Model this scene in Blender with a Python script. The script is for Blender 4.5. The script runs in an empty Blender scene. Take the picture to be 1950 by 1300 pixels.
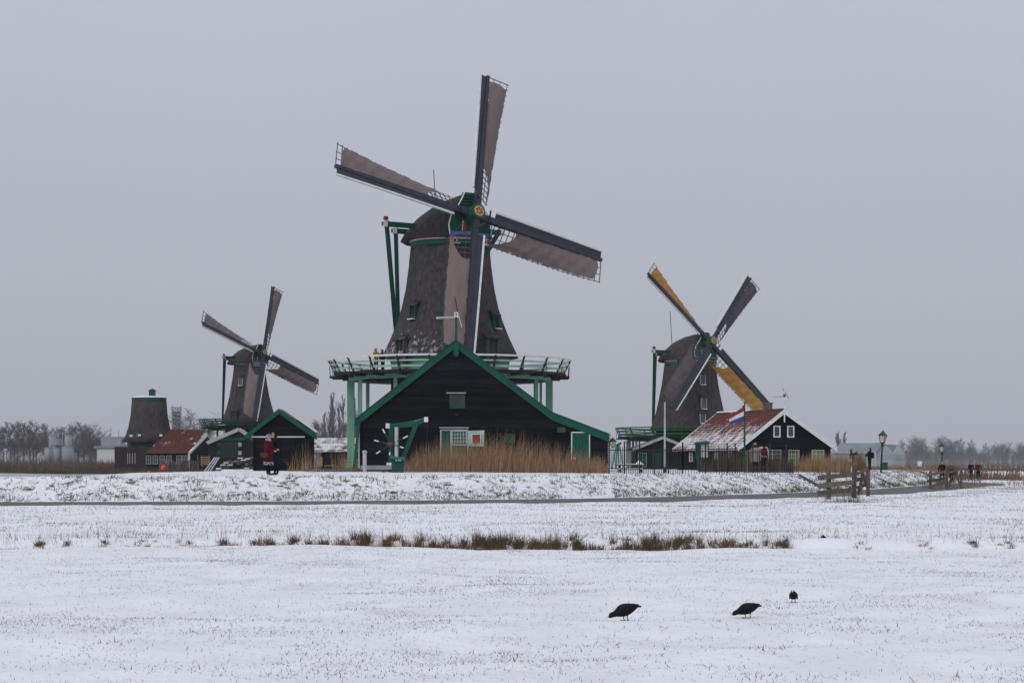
import bpy, bmesh, math, random
import numpy as np
from mathutils import Vector, Matrix
PI = math.pi
rng = np.random.default_rng(7)
random.seed(7)
sc = bpy.context.scene
col = sc.collection

# ------------------------------------------------------------------ camera, sky, sun, exposure
F, CX, HY, ZC = 3792.0, 975.0, 885.0, 1.87      # focal length and horizon measured in photo pixels, eye height in metres
cam = bpy.data.cameras.new('camera'); cam.sensor_width = 36; cam.lens = 36 * F / 1950
cam.shift_y = (HY - 650) / 1950; cam.clip_start = 0.5; cam.clip_end = 6000
camo = bpy.data.objects.new('camera', cam); col.objects.link(camo)
camo.location = (0, 0, ZC); camo.rotation_euler = (PI / 2, 0, 0)
sc.camera = camo

world = bpy.data.worlds.new('World'); sc.world = world; world.use_nodes = True
nt = world.node_tree; N = nt.nodes; N.clear()
wout = N.new('ShaderNodeOutputWorld'); bg = N.new('ShaderNodeBackground')
sky = N.new('ShaderNodeTexSky'); sky.sky_type = 'NISHITA'; sky.sun_disc = False
sky.sun_elevation = math.radians(32); sky.sun_rotation = math.radians(215); sky.dust_density = 4
sk = N.new('ShaderNodeMix'); sk.data_type = 'RGBA'; sk.blend_type = 'MULTIPLY'; sk.inputs[0].default_value = 1
sk.inputs[7].default_value = (0.10, 0.10, 0.10, 1)
nt.links.new(sky.outputs[0], sk.inputs[6])
geo = N.new('ShaderNodeTexCoord'); sep = N.new('ShaderNodeSeparateXYZ')
nt.links.new(geo.outputs['Generated'], sep.inputs[0])
ramp = N.new('ShaderNodeMapRange'); ramp.inputs[1].default_value = 0.0; ramp.inputs[2].default_value = 1.0
ramp.inputs[3].default_value = 0.0; ramp.inputs[4].default_value = 1.0
nt.links.new(sep.outputs[2], ramp.inputs[0])
cloud = N.new('ShaderNodeMix'); cloud.data_type = 'RGBA'      # overcast: zenith brighter than the horizon
cloud.inputs[6].default_value = (0.440, 0.462, 0.535, 1); cloud.inputs[7].default_value = (0.90, 0.94, 1.04, 1)
nt.links.new(ramp.outputs[0], cloud.inputs[0])
nz = N.new('ShaderNodeTexNoise'); nz.inputs['Scale'].default_value = 2.2; nz.inputs['Detail'].default_value = 3
nt.links.new(geo.outputs['Generated'], nz.inputs['Vector'])
nr = N.new('ShaderNodeMapRange'); nr.inputs[3].default_value = 0.95; nr.inputs[4].default_value = 1.05
nt.links.new(nz.outputs[0], nr.inputs[0])
cm = N.new('ShaderNodeVectorMath'); cm.operation = 'SCALE'
nt.links.new(cloud.outputs[2], cm.inputs[0]); nt.links.new(nr.outputs[0], cm.inputs['Scale'])
mix = N.new('ShaderNodeMix'); mix.data_type = 'RGBA'; mix.inputs[0].default_value = 0.06
nt.links.new(cm.outputs[0], mix.inputs[6]); nt.links.new(sk.outputs[2], mix.inputs[7])
nt.links.new(mix.outputs[2], bg.inputs[0]); bg.inputs[1].default_value = 0.955
nt.links.new(bg.outputs[0], wout.inputs[0])

sun = bpy.data.lights.new('sun', 'SUN'); sun.energy = 0.9; sun.angle = math.radians(30); sun.color = (1, 0.97, 0.93)
suno = bpy.data.objects.new('sun', sun); col.objects.link(suno)
suno.rotation_euler = (math.radians(55), 0, math.radians(-35))
sc.view_settings.view_transform = 'Standard'; sc.view_settings.look = 'None'
sc.view_settings.exposure = 0.0; sc.view_settings.gamma = 1; sc.view_settings.use_curve_mapping = False
sc.cycles.max_bounces = 5; sc.cycles.volume_bounces = 0; sc.cycles.use_denoising = True

# ------------------------------------------------------------------ materials
def lin(r, g, b):
    f = lambda c: (c / 255 / 12.92) if c <= 10 else ((c / 255 + 0.055) / 1.055) ** 2.4
    return (f(r), f(g), f(b))
MATS = {}
def mat(name, c1, c2=None, scale=4.0, rough=0.8, bump=0.0, bscale=None, stretch=(1, 1, 1), spec=0.3, lo=0.35, hi=0.65, detail=4, metal=0.0):
    m = bpy.data.materials.new(name); m.use_nodes = True
    t = m.node_tree; b = t.nodes['Principled BSDF']
    b.inputs['Roughness'].default_value = rough; b.inputs['Specular IOR Level'].default_value = spec; b.inputs['Metallic'].default_value = metal
    b.inputs['Base Color'].default_value = (*c1, 1)
    if c2 is not None or bump:
        tc = t.nodes.new('ShaderNodeNewGeometry'); mp = t.nodes.new('ShaderNodeMapping'); mp.inputs['Scale'].default_value = stretch
        t.links.new(tc.outputs['Position'], mp.inputs[0])
    if c2 is not None:
        n = t.nodes.new('ShaderNodeTexNoise'); n.inputs['Scale'].default_value = scale; n.inputs['Detail'].default_value = detail
        t.links.new(mp.outputs[0], n.inputs['Vector'])
        r = t.nodes.new('ShaderNodeMapRange'); r.inputs[1].default_value = lo; r.inputs[2].default_value = hi
        t.links.new(n.outputs[0], r.inputs[0])
        mx = t.nodes.new('ShaderNodeMix'); mx.data_type = 'RGBA'
        mx.inputs[6].default_value = (*c1, 1); mx.inputs[7].default_value = (*c2, 1)
        t.links.new(r.outputs[0], mx.inputs[0]); t.links.new(mx.outputs[2], b.inputs['Base Color'])
    if bump:
        n2 = t.nodes.new('ShaderNodeTexNoise'); n2.inputs['Scale'].default_value = bscale or scale * 2; n2.inputs['Detail'].default_value = 5
        t.links.new(mp.outputs[0], n2.inputs['Vector'])
        bp = t.nodes.new('ShaderNodeBump'); bp.inputs['Strength'].default_value = 0.8; bp.inputs['Distance'].default_value = bump
        t.links.new(n2.outputs[0], bp.inputs['Height']); t.links.new(bp.outputs[0], b.inputs['Normal'])
    MATS[name] = m
    return m
def add_snow(m, scale, lo, hi, zmask=None, up=None, stretch=(1, 1, 1), amount=1.0, slant=None):
    """lay patchy snow over a material: noise threshold, optionally limited to a height band or to upward faces"""
    t = m.node_tree; b = t.nodes['Principled BSDF']
    g = t.nodes.new('ShaderNodeNewGeometry'); mp = t.nodes.new('ShaderNodeMapping'); mp.inputs['Scale'].default_value = stretch
    if slant: mp.inputs['Rotation'].default_value = slant
    t.links.new(g.outputs['Position'], mp.inputs[0])
    n = t.nodes.new('ShaderNodeTexNoise'); n.inputs['Scale'].default_value = scale; n.inputs['Detail'].default_value = 6; n.inputs['Roughness'].default_value = 0.65
    t.links.new(mp.outputs[0], n.inputs['Vector'])
    src = n.outputs[0]
    def math_(op, a, v):
        k = t.nodes.new('ShaderNodeMath'); k.operation = op
        t.links.new(a, k.inputs[0])
        if isinstance(v, (int, float)): k.inputs[1].default_value = v
        else: t.links.new(v, k.inputs[1])
        return k.outputs[0]
    if zmask:
        s = t.nodes.new('ShaderNodeSeparateXYZ'); t.links.new(g.outputs['Position'], s.inputs[0])
        r0 = t.nodes.new('ShaderNodeMapRange'); r0.inputs[1].default_value = zmask[0]; r0.inputs[2].default_value = zmask[1]
        r0.inputs[3].default_value = 0.0; r0.inputs[4].default_value = -zmask[2]
        t.links.new(s.outputs[2], r0.inputs[0]); src = math_('ADD', src, r0.outputs[0])
        if len(zmask) > 3:
            r1 = t.nodes.new('ShaderNodeMapRange'); r1.inputs[1].default_value = zmask[3]; r1.inputs[2].default_value = zmask[4]
            r1.inputs[3].default_value = 0.0; r1.inputs[4].default_value = -zmask[5]
            t.links.new(s.outputs[0], r1.inputs[0]); src = math_('ADD', src, r1.outputs[0])
    r = t.nodes.new('ShaderNodeMapRange'); r.inputs[1].default_value = lo; r.inputs[2].default_value = hi; r.inputs[4].default_value = amount
    t.links.new(src, r.inputs[0])
    fac = r.outputs[0]
    if up is not None:
        s2 = t.nodes.new('ShaderNodeSeparateXYZ'); t.links.new(g.outputs['True Normal'], s2.inputs[0])
        ru = t.nodes.new('ShaderNodeMapRange'); ru.inputs[1].default_value = up; ru.inputs[2].default_value = up + 0.15
        t.links.new(s2.outputs[2], ru.inputs[0]); fac = math_('MULTIPLY', fac, ru.outputs[0])
    mx = t.nodes.new('ShaderNodeMix'); mx.data_type = 'RGBA'; mx.inputs[7].default_value = (0.80, 0.81, 0.84, 1)
    bc = b.inputs['Base Color']
    if bc.links: t.links.new(bc.links[0].from_socket, mx.inputs[6])
    else: mx.inputs[6].default_value = bc.default_value
    t.links.new(fac, mx.inputs[0]); t.links.new(mx.outputs[2], bc)
    return m

M = MATS
mat('snow', (0.80, 0.81, 0.85), (0.74, 0.75, 0.79), 1.3, 0.75, 0.05, 9, spec=0.2)
mat('field_snow', (0.80, 0.81, 0.85), (0.72, 0.73, 0.765), 0.8, 0.75, 0.05, 7, spec=0.2)
mat('asphalt', (0.075, 0.073, 0.075), (0.11, 0.108, 0.11), 1.2, 0.7, 0.004, 60)
mat('ice', (0.20, 0.21, 0.235), (0.34, 0.35, 0.38), 0.05, 0.28, spec=0.5, stretch=(1, 0.4, 1))
mat('thatch', (0.043, 0.039, 0.041), (0.074, 0.068, 0.069), 3.0, 0.95, 0.035, 22, (1.3, 1.3, 0.7), 0.1)
mat('thatch_far', (0.045, 0.039, 0.042), (0.075, 0.066, 0.068), 2.0, 0.95, 0.03, 12, (1.6, 1.6, 0.6), 0.1)
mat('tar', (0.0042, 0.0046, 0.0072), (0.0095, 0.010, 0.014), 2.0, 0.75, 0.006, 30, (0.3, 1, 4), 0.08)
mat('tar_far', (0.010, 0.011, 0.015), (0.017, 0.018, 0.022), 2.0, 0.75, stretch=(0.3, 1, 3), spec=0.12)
mat('green', (0.003, 0.082, 0.054), (0.010, 0.052, 0.040), 1.6, 0.6, 0.003, 20, spec=0.2, detail=8, lo=0.4, hi=0.75)
mat('green_dark', (0.006, 0.060, 0.042), (0.008, 0.045, 0.034), 3, 0.55)
mat('mill_green', (0.012, 0.115, 0.040), (0.010, 0.09, 0.032), 3, 0.55)
mat('mint', (0.17, 0.36, 0.25), (0.10, 0.22, 0.16), 1.5, 0.65, 0.003, 20, (1, 1, 0.4), 0.2, detail=8, lo=0.4, hi=0.8)
mat('mint_rail', (0.22, 0.42, 0.33), (0.36, 0.50, 0.44), 2, 0.6)
mat('navy', (0.018, 0.022, 0.034), (0.027, 0.031, 0.044), 2, 0.5, spec=0.35)
mat('white', (0.70, 0.71, 0.72), (0.58, 0.59, 0.60), 3, 0.6)
mat('grey_white', (0.45, 0.45, 0.47), (0.36, 0.36, 0.38), 3, 0.6)
mat('cloth', (0.172, 0.135, 0.130), (0.192, 0.153, 0.148), 1.2, 0.9, 0.05, 2.5, (2.5, 2.5, 0.35), spec=0.1)
mat('cloth_dark', (0.075, 0.062, 0.068), (0.10, 0.083, 0.088), 1.2, 0.9, 0.03, 4, spec=0.1)
mat('ochre', (0.40, 0.21, 0.055), (0.33, 0.165, 0.045), 1.5, 0.9, 0.03, 4, spec=0.1)
mat('lattice', (0.07, 0.066, 0.07), (0.11, 0.10, 0.10), 3, 0.8)
mat('gold', (0.40, 0.20, 0.035), (0.50, 0.36, 0.14), 8, 0.4, spec=0.5)
mat('red', (0.26, 0.022, 0.022), (0.20, 0.018, 0.018), 4, 0.6)
mat('dark_red', (0.10, 0.018, 0.02), (0.075, 0.03, 0.03), 4, 0.7)
mat('blue', (0.05, 0.16, 0.46), (0.12, 0.25, 0.55), 3, 0.5)
mat('glass', (0.018, 0.026, 0.028), (0.05, 0.065, 0.07), 1.5, 0.12, spec=0.6)
mat('glass_green', (0.14, 0.24, 0.035), (0.07, 0.13, 0.03), 2.5, 0.2, spec=0.5)
mat('old_wood', (0.075, 0.060, 0.052), (0.125, 0.104, 0.090), 3, 0.85, 0.01, 30, (3, 3, 0.6))
mat('brown_wood', (0.085, 0.055, 0.038), (0.13, 0.09, 0.062), 3, 0.85, 0.01, 30, (3, 3, 0.5))
mat('dark_wood', (0.032, 0.026, 0.027), (0.05, 0.042, 0.04), 3, 0.85, spec=0.1)
mat('new_wood', (0.30, 0.19, 0.10), (0.22, 0.135, 0.07), 3, 0.8)
mat('iron', (0.014, 0.014, 0.017), rough=0.5)
mat('steel', (0.30, 0.32, 0.36), (0.24, 0.26, 0.30), 0.3, 0.5)
mat('lamp_glass', (0.50, 0.47, 0.38), (0.42, 0.38, 0.28), 6, 0.2, spec=0.5)
mat('reed', (0.38, 0.25, 0.14), (0.13, 0.082, 0.046), 9, 0.9, stretch=(1, 1, 0.12), spec=0.1, lo=0.3, hi=0.7, detail=1)
mat('reed_far', (0.155, 0.105, 0.072), (0.095, 0.068, 0.054), 0.2, 0.95, spec=0.1)
mat('sedge', (0.19, 0.125, 0.070), (0.085, 0.068, 0.036), 0.9, 0.9, spec=0.1)
mat('grass', (0.052, 0.066, 0.022), (0.13, 0.095, 0.055), 0.8, 0.9, spec=0.1, lo=0.4, hi=0.62)
mat('stubble', (0.070, 0.060, 0.045), (0.040, 0.040, 0.030), 0.6, 0.9, spec=0.1)
mat('bark', (0.115, 0.100, 0.104), (0.155, 0.137, 0.140), 3, 0.95, spec=0.1)
mat('tile', (0.125, 0.032, 0.022), (0.085, 0.026, 0.020), 2.2, 0.8, 0.01, 12)
mat('tile_snowy', (0.155, 0.042, 0.026), (0.095, 0.03, 0.022), 2.6, 0.8, 0.01, 12)
add_snow(M['tile'], 0.9, 0.60, 0.68, amount=0.8, stretch=(1, 1, 1.0))
mat('metal_roof', (0.17, 0.20, 0.23), (0.21, 0.24, 0.265), 0.4, 0.6)
mat('shed_wall', (0.30, 0.335, 0.36), (0.26, 0.29, 0.31), 0.3, 0.7)
mat('coot', (0.005, 0.0045, 0.006), (0.012, 0.011, 0.013), 26, 0.6, 0.005, 70, (1, 1, 2.5), 0.15)
mat('skin', (0.42, 0.25, 0.18), rough=0.6)
for nm, c in dict(cloth_black=(0.011, 0.011, 0.013), cloth_navy=(0.014, 0.017, 0.034), cloth_red=(0.115, 0.006, 0.014), cloth_beige=(0.30, 0.265, 0.21),
                  cloth_yellow=(0.36, 0.20, 0.025), cloth_maroon=(0.085, 0.016, 0.022), cloth_grey=(0.42, 0.43, 0.46), cloth_brown=(0.085, 0.045, 0.035),
                  hair_dark=(0.012, 0.010, 0.009), hair_fair=(0.22, 0.14, 0.07)).items():
    mat(nm, c, tuple(k * 0.7 for k in c), 14, 0.9, spec=0.1)
mat('cloth_pattern', (0.015, 0.015, 0.018), (0.40, 0.41, 0.44), 16, 0.9, spec=0.1, lo=0.46, hi=0.54, detail=2)
mat('orange', (0.75, 0.055, 0.025), rough=0.5)
mat('bin_green', (0.010, 0.062, 0.052), (0.014, 0.05, 0.044), 4, 0.5)
mat('bin_blue', (0.02, 0.13, 0.17), rough=0.5)
def vary(m, amt):
    t = m.node_tree; b = t.nodes['Principled BSDF']; oi = t.nodes.new('ShaderNodeObjectInfo'); r = t.nodes.new('ShaderNodeMapRange'); r.inputs[3].default_value = 1 - amt; r.inputs[4].default_value = 1 + amt
    t.links.new(oi.outputs['Random'], r.inputs[0]); vm = t.nodes.new('ShaderNodeVectorMath'); vm.operation = 'SCALE'; bc = b.inputs['Base Color']
    t.links.new(bc.links[0].from_socket, vm.inputs[0]); t.links.new(r.outputs[0], vm.inputs['Scale']); t.links.new(vm.outputs[0], bc)
for k_, a_ in (('tar', 0.45), ('old_wood', 0.3), ('brown_wood', 0.3)): vary(M[k_], a_)
# thatch with wind-blown snow low on the weather side
M['thatch_main'] = M['thatch']
add_snow(M['thatch_main'], 3.4, 0.45, 0.62, zmask=(9.7, 13.6, 0.32, -5.2, -2.2, 0.3), stretch=(1, 1, 0.7), amount=0.7)
mat('thatch_cap', (0.038, 0.035, 0.036), (0.066, 0.061, 0.061), 3.0, 0.95, 0.035, 20, (1.2, 1.2, 0.8), 0.1)
# roof tiles under thin snow
def snow_columns(m, axis, fa, fz, lo, hi, z0, z1, dz):
    t = m.node_tree; b = t.nodes['Principled BSDF']; g = t.nodes.new('ShaderNodeNewGeometry'); dt = t.nodes.new('ShaderNodeVectorMath'); dt.operation = 'DOT_PRODUCT'; dt.inputs[1].default_value = axis
    t.links.new(g.outputs['Position'], dt.inputs[0]); sp_ = t.nodes.new('ShaderNodeSeparateXYZ'); t.links.new(g.outputs['Position'], sp_.inputs[0])
    ma = t.nodes.new('ShaderNodeMath'); ma.operation = 'MULTIPLY'; ma.inputs[1].default_value = fa; t.links.new(dt.outputs['Value'], ma.inputs[0])
    mz = t.nodes.new('ShaderNodeMath'); mz.operation = 'MULTIPLY'; mz.inputs[1].default_value = fz; t.links.new(sp_.outputs[2], mz.inputs[0])
    cb_ = t.nodes.new('ShaderNodeCombineXYZ'); t.links.new(ma.outputs[0], cb_.inputs[0]); t.links.new(mz.outputs[0], cb_.inputs[1])
    n = t.nodes.new('ShaderNodeTexNoise'); n.inputs['Scale'].default_value = 1.0; n.inputs['Detail'].default_value = 5; n.inputs['Roughness'].default_value = 0.7; t.links.new(cb_.outputs[0], n.inputs['Vector'])
    rz = t.nodes.new('ShaderNodeMapRange'); rz.inputs[1].default_value = z0; rz.inputs[2].default_value = z1; rz.inputs[3].default_value = 0; rz.inputs[4].default_value = -dz; t.links.new(sp_.outputs[2], rz.inputs[0])
    ad = t.nodes.new('ShaderNodeMath'); ad.operation = 'ADD'; t.links.new(n.outputs[0], ad.inputs[0]); t.links.new(rz.outputs[0], ad.inputs[1])
    r = t.nodes.new('ShaderNodeMapRange'); r.inputs[1].default_value = lo; r.inputs[2].default_value = hi; r.inputs[4].default_value = 0.9; t.links.new(ad.outputs[0], r.inputs[0])
    mx = t.nodes.new('ShaderNodeMix'); mx.data_type = 'RGBA'; mx.inputs[7].default_value = (0.78, 0.79, 0.82, 1); bc = b.inputs['Base Color']; t.links.new(bc.links[0].from_socket, mx.inputs[6]); t.links.new(r.outputs[0], mx.inputs[0]); t.links.new(mx.outputs[2], bc)
snow_columns(M['tile_snowy'], (-0.31, 0.951, 0), 4.2, 1.5, 0.42, 0.56, 3.9, 5.6, 0.20)
mat('tile_shed', (0.10, 0.045, 0.035), (0.07, 0.035, 0.03), 3, 0.85)
add_snow(M['tile_shed'], 1.6, 0.38, 0.56, amount=0.85)
# the dike slope: snow caught between grass
mat('dike_snow', (0.80, 0.81, 0.85), (0.74, 0.75, 0.79), 1.3, 0.8, 0.10, 6, spec=0.15)
def blotch(m, c, scale, lo, hi, stretch=(1, 1, 1), rot=(0, 0, 0), mask=None):
    """an uneven ground tint (soil and grass showing through)"""
    t = m.node_tree; b = t.nodes['Principled BSDF']; g = t.nodes.new('ShaderNodeNewGeometry'); mp = t.nodes.new('ShaderNodeMapping')
    mp.inputs['Scale'].default_value = stretch; mp.inputs['Rotation'].default_value = rot
    t.links.new(g.outputs['Position'], mp.inputs[0])
    n = t.nodes.new('ShaderNodeTexNoise'); n.inputs['Scale'].default_value = scale; n.inputs['Detail'].default_value = 7; n.inputs['Roughness'].default_value = 0.7
    t.links.new(mp.outputs[0], n.inputs['Vector'])
    r = t.nodes.new('ShaderNodeMapRange'); r.inputs[1].default_value = lo; r.inputs[2].default_value = hi
    t.links.new(n.outputs[0], r.inputs[0]); fac = r.outputs[0]
    mx = t.nodes.new('ShaderNodeMix'); mx.data_type = 'RGBA'; mx.inputs[7].default_value = (*c, 1)
    bc = b.inputs['Base Color']
    if bc.links: t.links.new(bc.links[0].from_socket, mx.inputs[6])
    else: mx.inputs[6].default_value = bc.default_value
    t.links.new(fac, mx.inputs[0]); t.links.new(mx.outputs[2], bc)
blotch(M['dike_snow'], (0.075, 0.078, 0.042), 2.2, 0.525, 0.63, (1, 1, 1.6), (0, 0.5, 0))
blotch(M['field_snow'], (0.30, 0.28, 0.25), 5.0, 0.64, 0.80, (0.6, 0.35, 1)); blotch(M['field_snow'], (0.52, 0.52, 0.53), 0.9, 0.55, 0.80, (0.5, 0.3, 1))

# ------------------------------------------------------------------ mesh helpers
def at(px, py, Y): return Vector(((px - CX) * Y / F, Y, ZC + (HY - py) * Y / F))
def zat(py, Y): return ZC + (HY - py) * Y / F
def xat(px, Y): return (px - CX) * Y / F
ORG = {}
class MB:
    def __init__(s): s.v = []; s.f = []; s.mi = []; s.cur = 0
    def add(s, vs, fs):
        o = len(s.v); s.v.extend([tuple(v) for v in vs]); s.f.extend([tuple(i + o for i in f) for f in fs]); s.mi.extend([s.cur] * len(fs)); return s
    def box(s, c, size, rz=0.0):
        x, y, z = (k / 2 for k in size); c = Vector(c); R = Matrix.Rotation(rz, 3, 'Z')
        vs = [c + R @ Vector((a * x, b * y, d * z)) for d in (-1, 1) for a, b in ((-1, -1), (1, -1), (1, 1), (-1, 1))]
        return s.add(vs, [(3, 2, 1, 0), (4, 5, 6, 7), (0, 1, 5, 4), (1, 2, 6, 5), (2, 3, 7, 6), (3, 0, 4, 7)])
    def beam(s, p, q, w, h, up=(0, 0, 1), w2=None, h2=None):
        p, q = Vector(p), Vector(q); d = (q - p).normalized(); up = Vector(up)
        if abs(d.dot(up.normalized())) > 0.98: up = Vector((0, 1, 0))
        a = d.cross(up).normalized(); b = a.cross(d).normalized(); w2 = w if w2 is None else w2; h2 = h if h2 is None else h2
        vs = [e + a * (i * ww / 2) + b * (j * hh / 2) for e, ww, hh in ((p, w, h), (q, w2, h2)) for i, j in ((-1, -1), (1, -1), (1, 1), (-1, 1))]
        return s.add(vs, [(0, 1, 2, 3), (7, 6, 5, 4), (4, 5, 1, 0), (5, 6, 2, 1), (6, 7, 3, 2), (7, 4, 0, 3)])
    def tube(s, pts, rad, n=6, cap=True):
        pts = [Vector(p) for p in pts]; rad = rad if hasattr(rad, '__len__') else [rad] * len(pts); vs = []; fs = []
        for i, p in enumerate(pts):
            d = (pts[min(i + 1, len(pts) - 1)] - pts[max(i - 1, 0)]).normalized()
            u = Vector((0, 0, 1)) if abs(d.z) < 0.9 else Vector((0, 1, 0))
            a = d.cross(u).normalized(); b = a.cross(d)
            for k in range(n):
                t = 2 * PI * k / n; vs.append(p + (a * math.cos(t) + b * math.sin(t)) * rad[i])
        for i in range(len(pts) - 1):
            for k in range(n):
                k2 = (k + 1) % n; fs.append((i * n + k, i * n + k2, (i + 1) * n + k2, (i + 1) * n + k))
        if cap: fs += [tuple(range(n - 1, -1, -1)), tuple(range((len(pts) - 1) * n, len(pts) * n))]
        return s.add(vs, fs)
    def lathe(s, prof, n=32, c=(0, 0, 0), shape=None, cap=True):
        vs = []; fs = []; c = Vector(c)
        for z, r in prof:
            for k in range(n):
                t = 2 * PI * k / n; q = r * (shape(t) if shape else 1); vs.append(c + Vector((q * math.cos(t), q * math.sin(t), z)))
        for i in range(len(prof) - 1):
            for k in range(n):
                k2 = (k + 1) % n; fs.append((i * n + k, i * n + k2, (i + 1) * n + k2, (i + 1) * n + k))
        if cap: fs += [tuple(range(n - 1, -1, -1)), tuple(range((len(prof) - 1) * n, len(prof) * n))]
        return s.add(vs, fs)
    def prism(s, pts, d):
        """polygon of 3-D points pushed along the vector d"""
        n = len(pts); d = Vector(d); a = [Vector(p) for p in pts]
        return s.add(a + [p + d for p in a], [tuple(range(n)), tuple(range(2 * n - 1, n - 1, -1))] + [((i + 1) % n, i, n + i, n + (i + 1) % n) for i in range(n)])
    def loft(s, rings, cap=True):
        n = len(rings[0]); vs = [p for r in rings for p in r]; fs = []
        for i in range(len(rings) - 1):
            for k in range(n):
                k2 = (k + 1) % n; fs.append((i * n + k, i * n + k2, (i + 1) * n + k2, (i + 1) * n + k))
        if cap: fs += [tuple(range(n - 1, -1, -1)), tuple(range((len(rings) - 1) * n, len(rings) * n))]
        return s.add(vs, fs)
    def grid(s, rows):
        m = len(rows[0]); vs = [p for r in rows for p in r]
        return s.add(vs, [(i * m + j, i * m + j + 1, (i + 1) * m + j + 1, (i + 1) * m + j) for i in range(len(rows) - 1) for j in range(m - 1)])
    def build(s, name, m, parent=None, smooth=False, fix=True):
        me = bpy.data.meshes.new(name); o = bpy.data.objects.new(name, me); col.objects.link(o)
        org = Vector((0, 0, 0))
        if parent is not None: org = ORG.get(parent.name, org); o.parent = parent; ORG[o.name] = org
        me.from_pydata([(v[0] - org.x, v[1] - org.y, v[2] - org.z) for v in s.v], [], s.f)
        ms = m if isinstance(m, (list, tuple)) else [m]
        for k in ms: me.materials.append(MATS[k] if isinstance(k, str) else k)
        if len(ms) > 1: me.polygons.foreach_set('material_index', s.mi)
        if fix:
            bm = bmesh.new(); bm.from_mesh(me); bmesh.ops.recalc_face_normals(bm, faces=bm.faces); bm.to_mesh(me); bm.free()
        if smooth: me.polygons.foreach_set('use_smooth', [True] * len(me.polygons))
        me.update(); return o
def tag(o, label, cat, group=None):
    o['label'] = label; o['category'] = cat
    if group: o['group'] = group
    return o
def kind(o, k, label=None):
    o['kind'] = k
    if label: o['label'] = label
    return o
def thing(name, label, cat, loc=(0, 0, 0), group=None, rz=0.0):
    o = bpy.data.objects.new(name, None); col.objects.link(o); o.location = loc; o.rotation_euler = (0, 0, rz)
    ORG[o.name] = Vector(loc); return tag(o, label, cat, group)
def local(name, label, cat, group=None):
    """a thing whose parts are written in its own coordinates; placed afterwards"""
    o = thing(name, label, cat, (0, 0, 0), group); return o
def copy_tree(o, parent=None):
    c = o.copy(); col.objects.link(c); c.parent = parent
    for ch in o.children: copy_tree(ch, c)
    return c
def part(name, m, parent, fn, smooth=False):
    b = MB(); fn(b); return b.build(name, m, parent, smooth)
def raw_mesh(name, v, f, m, parent=None, smooth=False):
    """numpy mesh: v (n,3), f (k,3 or 4)"""
    v = np.asarray(v, np.float32); f = np.asarray(f, np.int32); me = bpy.data.meshes.new(name)
    me.vertices.add(len(v)); me.vertices.foreach_set('co', v.ravel()); k = f.shape[1]
    me.loops.add(f.size); me.loops.foreach_set('vertex_index', f.ravel())
    me.polygons.add(len(f)); me.polygons.foreach_set('loop_start', np.arange(0, f.size, k, dtype=np.int32))
    try: me.polygons.foreach_set('loop_total', np.full(len(f), k, np.int32))
    except Exception: pass
    if smooth: me.polygons.foreach_set('use_smooth', np.ones(len(f), bool))
    me.materials.append(MATS[m]); me.update(calc_edges=True); me.validate()
    o = bpy.data.objects.new(name, me); col.objects.link(o)
    if parent is not None: o.parent = parent
    return o

# ------------------------------------------------------------------ terrain
DK = np.array([(-400, 60), (-60, 78), (-20.6, 80), (-10.2, 81.5), (0.57, 86), (6.9, 95), (13.3, 106), (17.6, 115), (26, 140), (32.3, 156), (37, 175), (40, 230)], float)
# smooth the dike line (Chaikin)
for _ in range(3):
    q = [DK[0]]
    for a, b in zip(DK[:-1], DK[1:]): q += [a * 0.75 + b * 0.25, a * 0.25 + b * 0.75]
    q.append(DK[-1]); DK = np.array(q)
def dike_d(x, y):
    """signed distance to the dike's front top edge: negative on the camera's side"""
    P = np.stack([x, y], -1).astype(float); best = np.full(P.shape[:-1], 1e9); sg = np.ones(P.shape[:-1])
    for a, b in zip(DK[:-1], DK[1:]):
        ab = b - a; t = np.clip(((P - a) @ ab) / (ab @ ab), 0, 1); c = a + t[..., None] * ab
        d = np.hypot(*(np.moveaxis(P - c, -1, 0))); s = np.sign(ab[0] * (P[..., 1] - a[1]) - ab[1] * (P[..., 0] - a[0]))
        m = d < best; best = np.where(m, d, best); sg = np.where(m, s, sg)
    return best * np.where(sg == 0, 1, sg)
def vnoise(x, y, s, seed=0):
    r = np.random.default_rng(seed); T = r.random((64, 64)); x = x / s; y = y / s
    i = np.floor(x).astype(int); j = np.floor(y).astype(int); u = x - i; w = y - j; u = u * u * (3 - 2 * u); w = w * w * (3 - 2 * w)
    g = lambda a, b: T[a % 64, b % 64]
    return (g(i, j) * (1 - u) + g(i + 1, j) * u) * (1 - w) + (g(i, j + 1) * (1 - u) + g(i + 1, j + 1) * u) * w - 0.5
def ditch_y(x): return 44.6 + 0.9 * np.sin(x * 0.16 + 2.6) - 0.5 * np.sin(x * 0.43)
def inland(x, y):
    """1 on the mill yard, 0 over the river to the left"""
    xb = np.interp(y, [78, 100, 140, 150, 170], [-19.2, -19.2, -19.2, -22, -26])
    return np.clip((x - xb) / 1.2, 0, 1)
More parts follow.
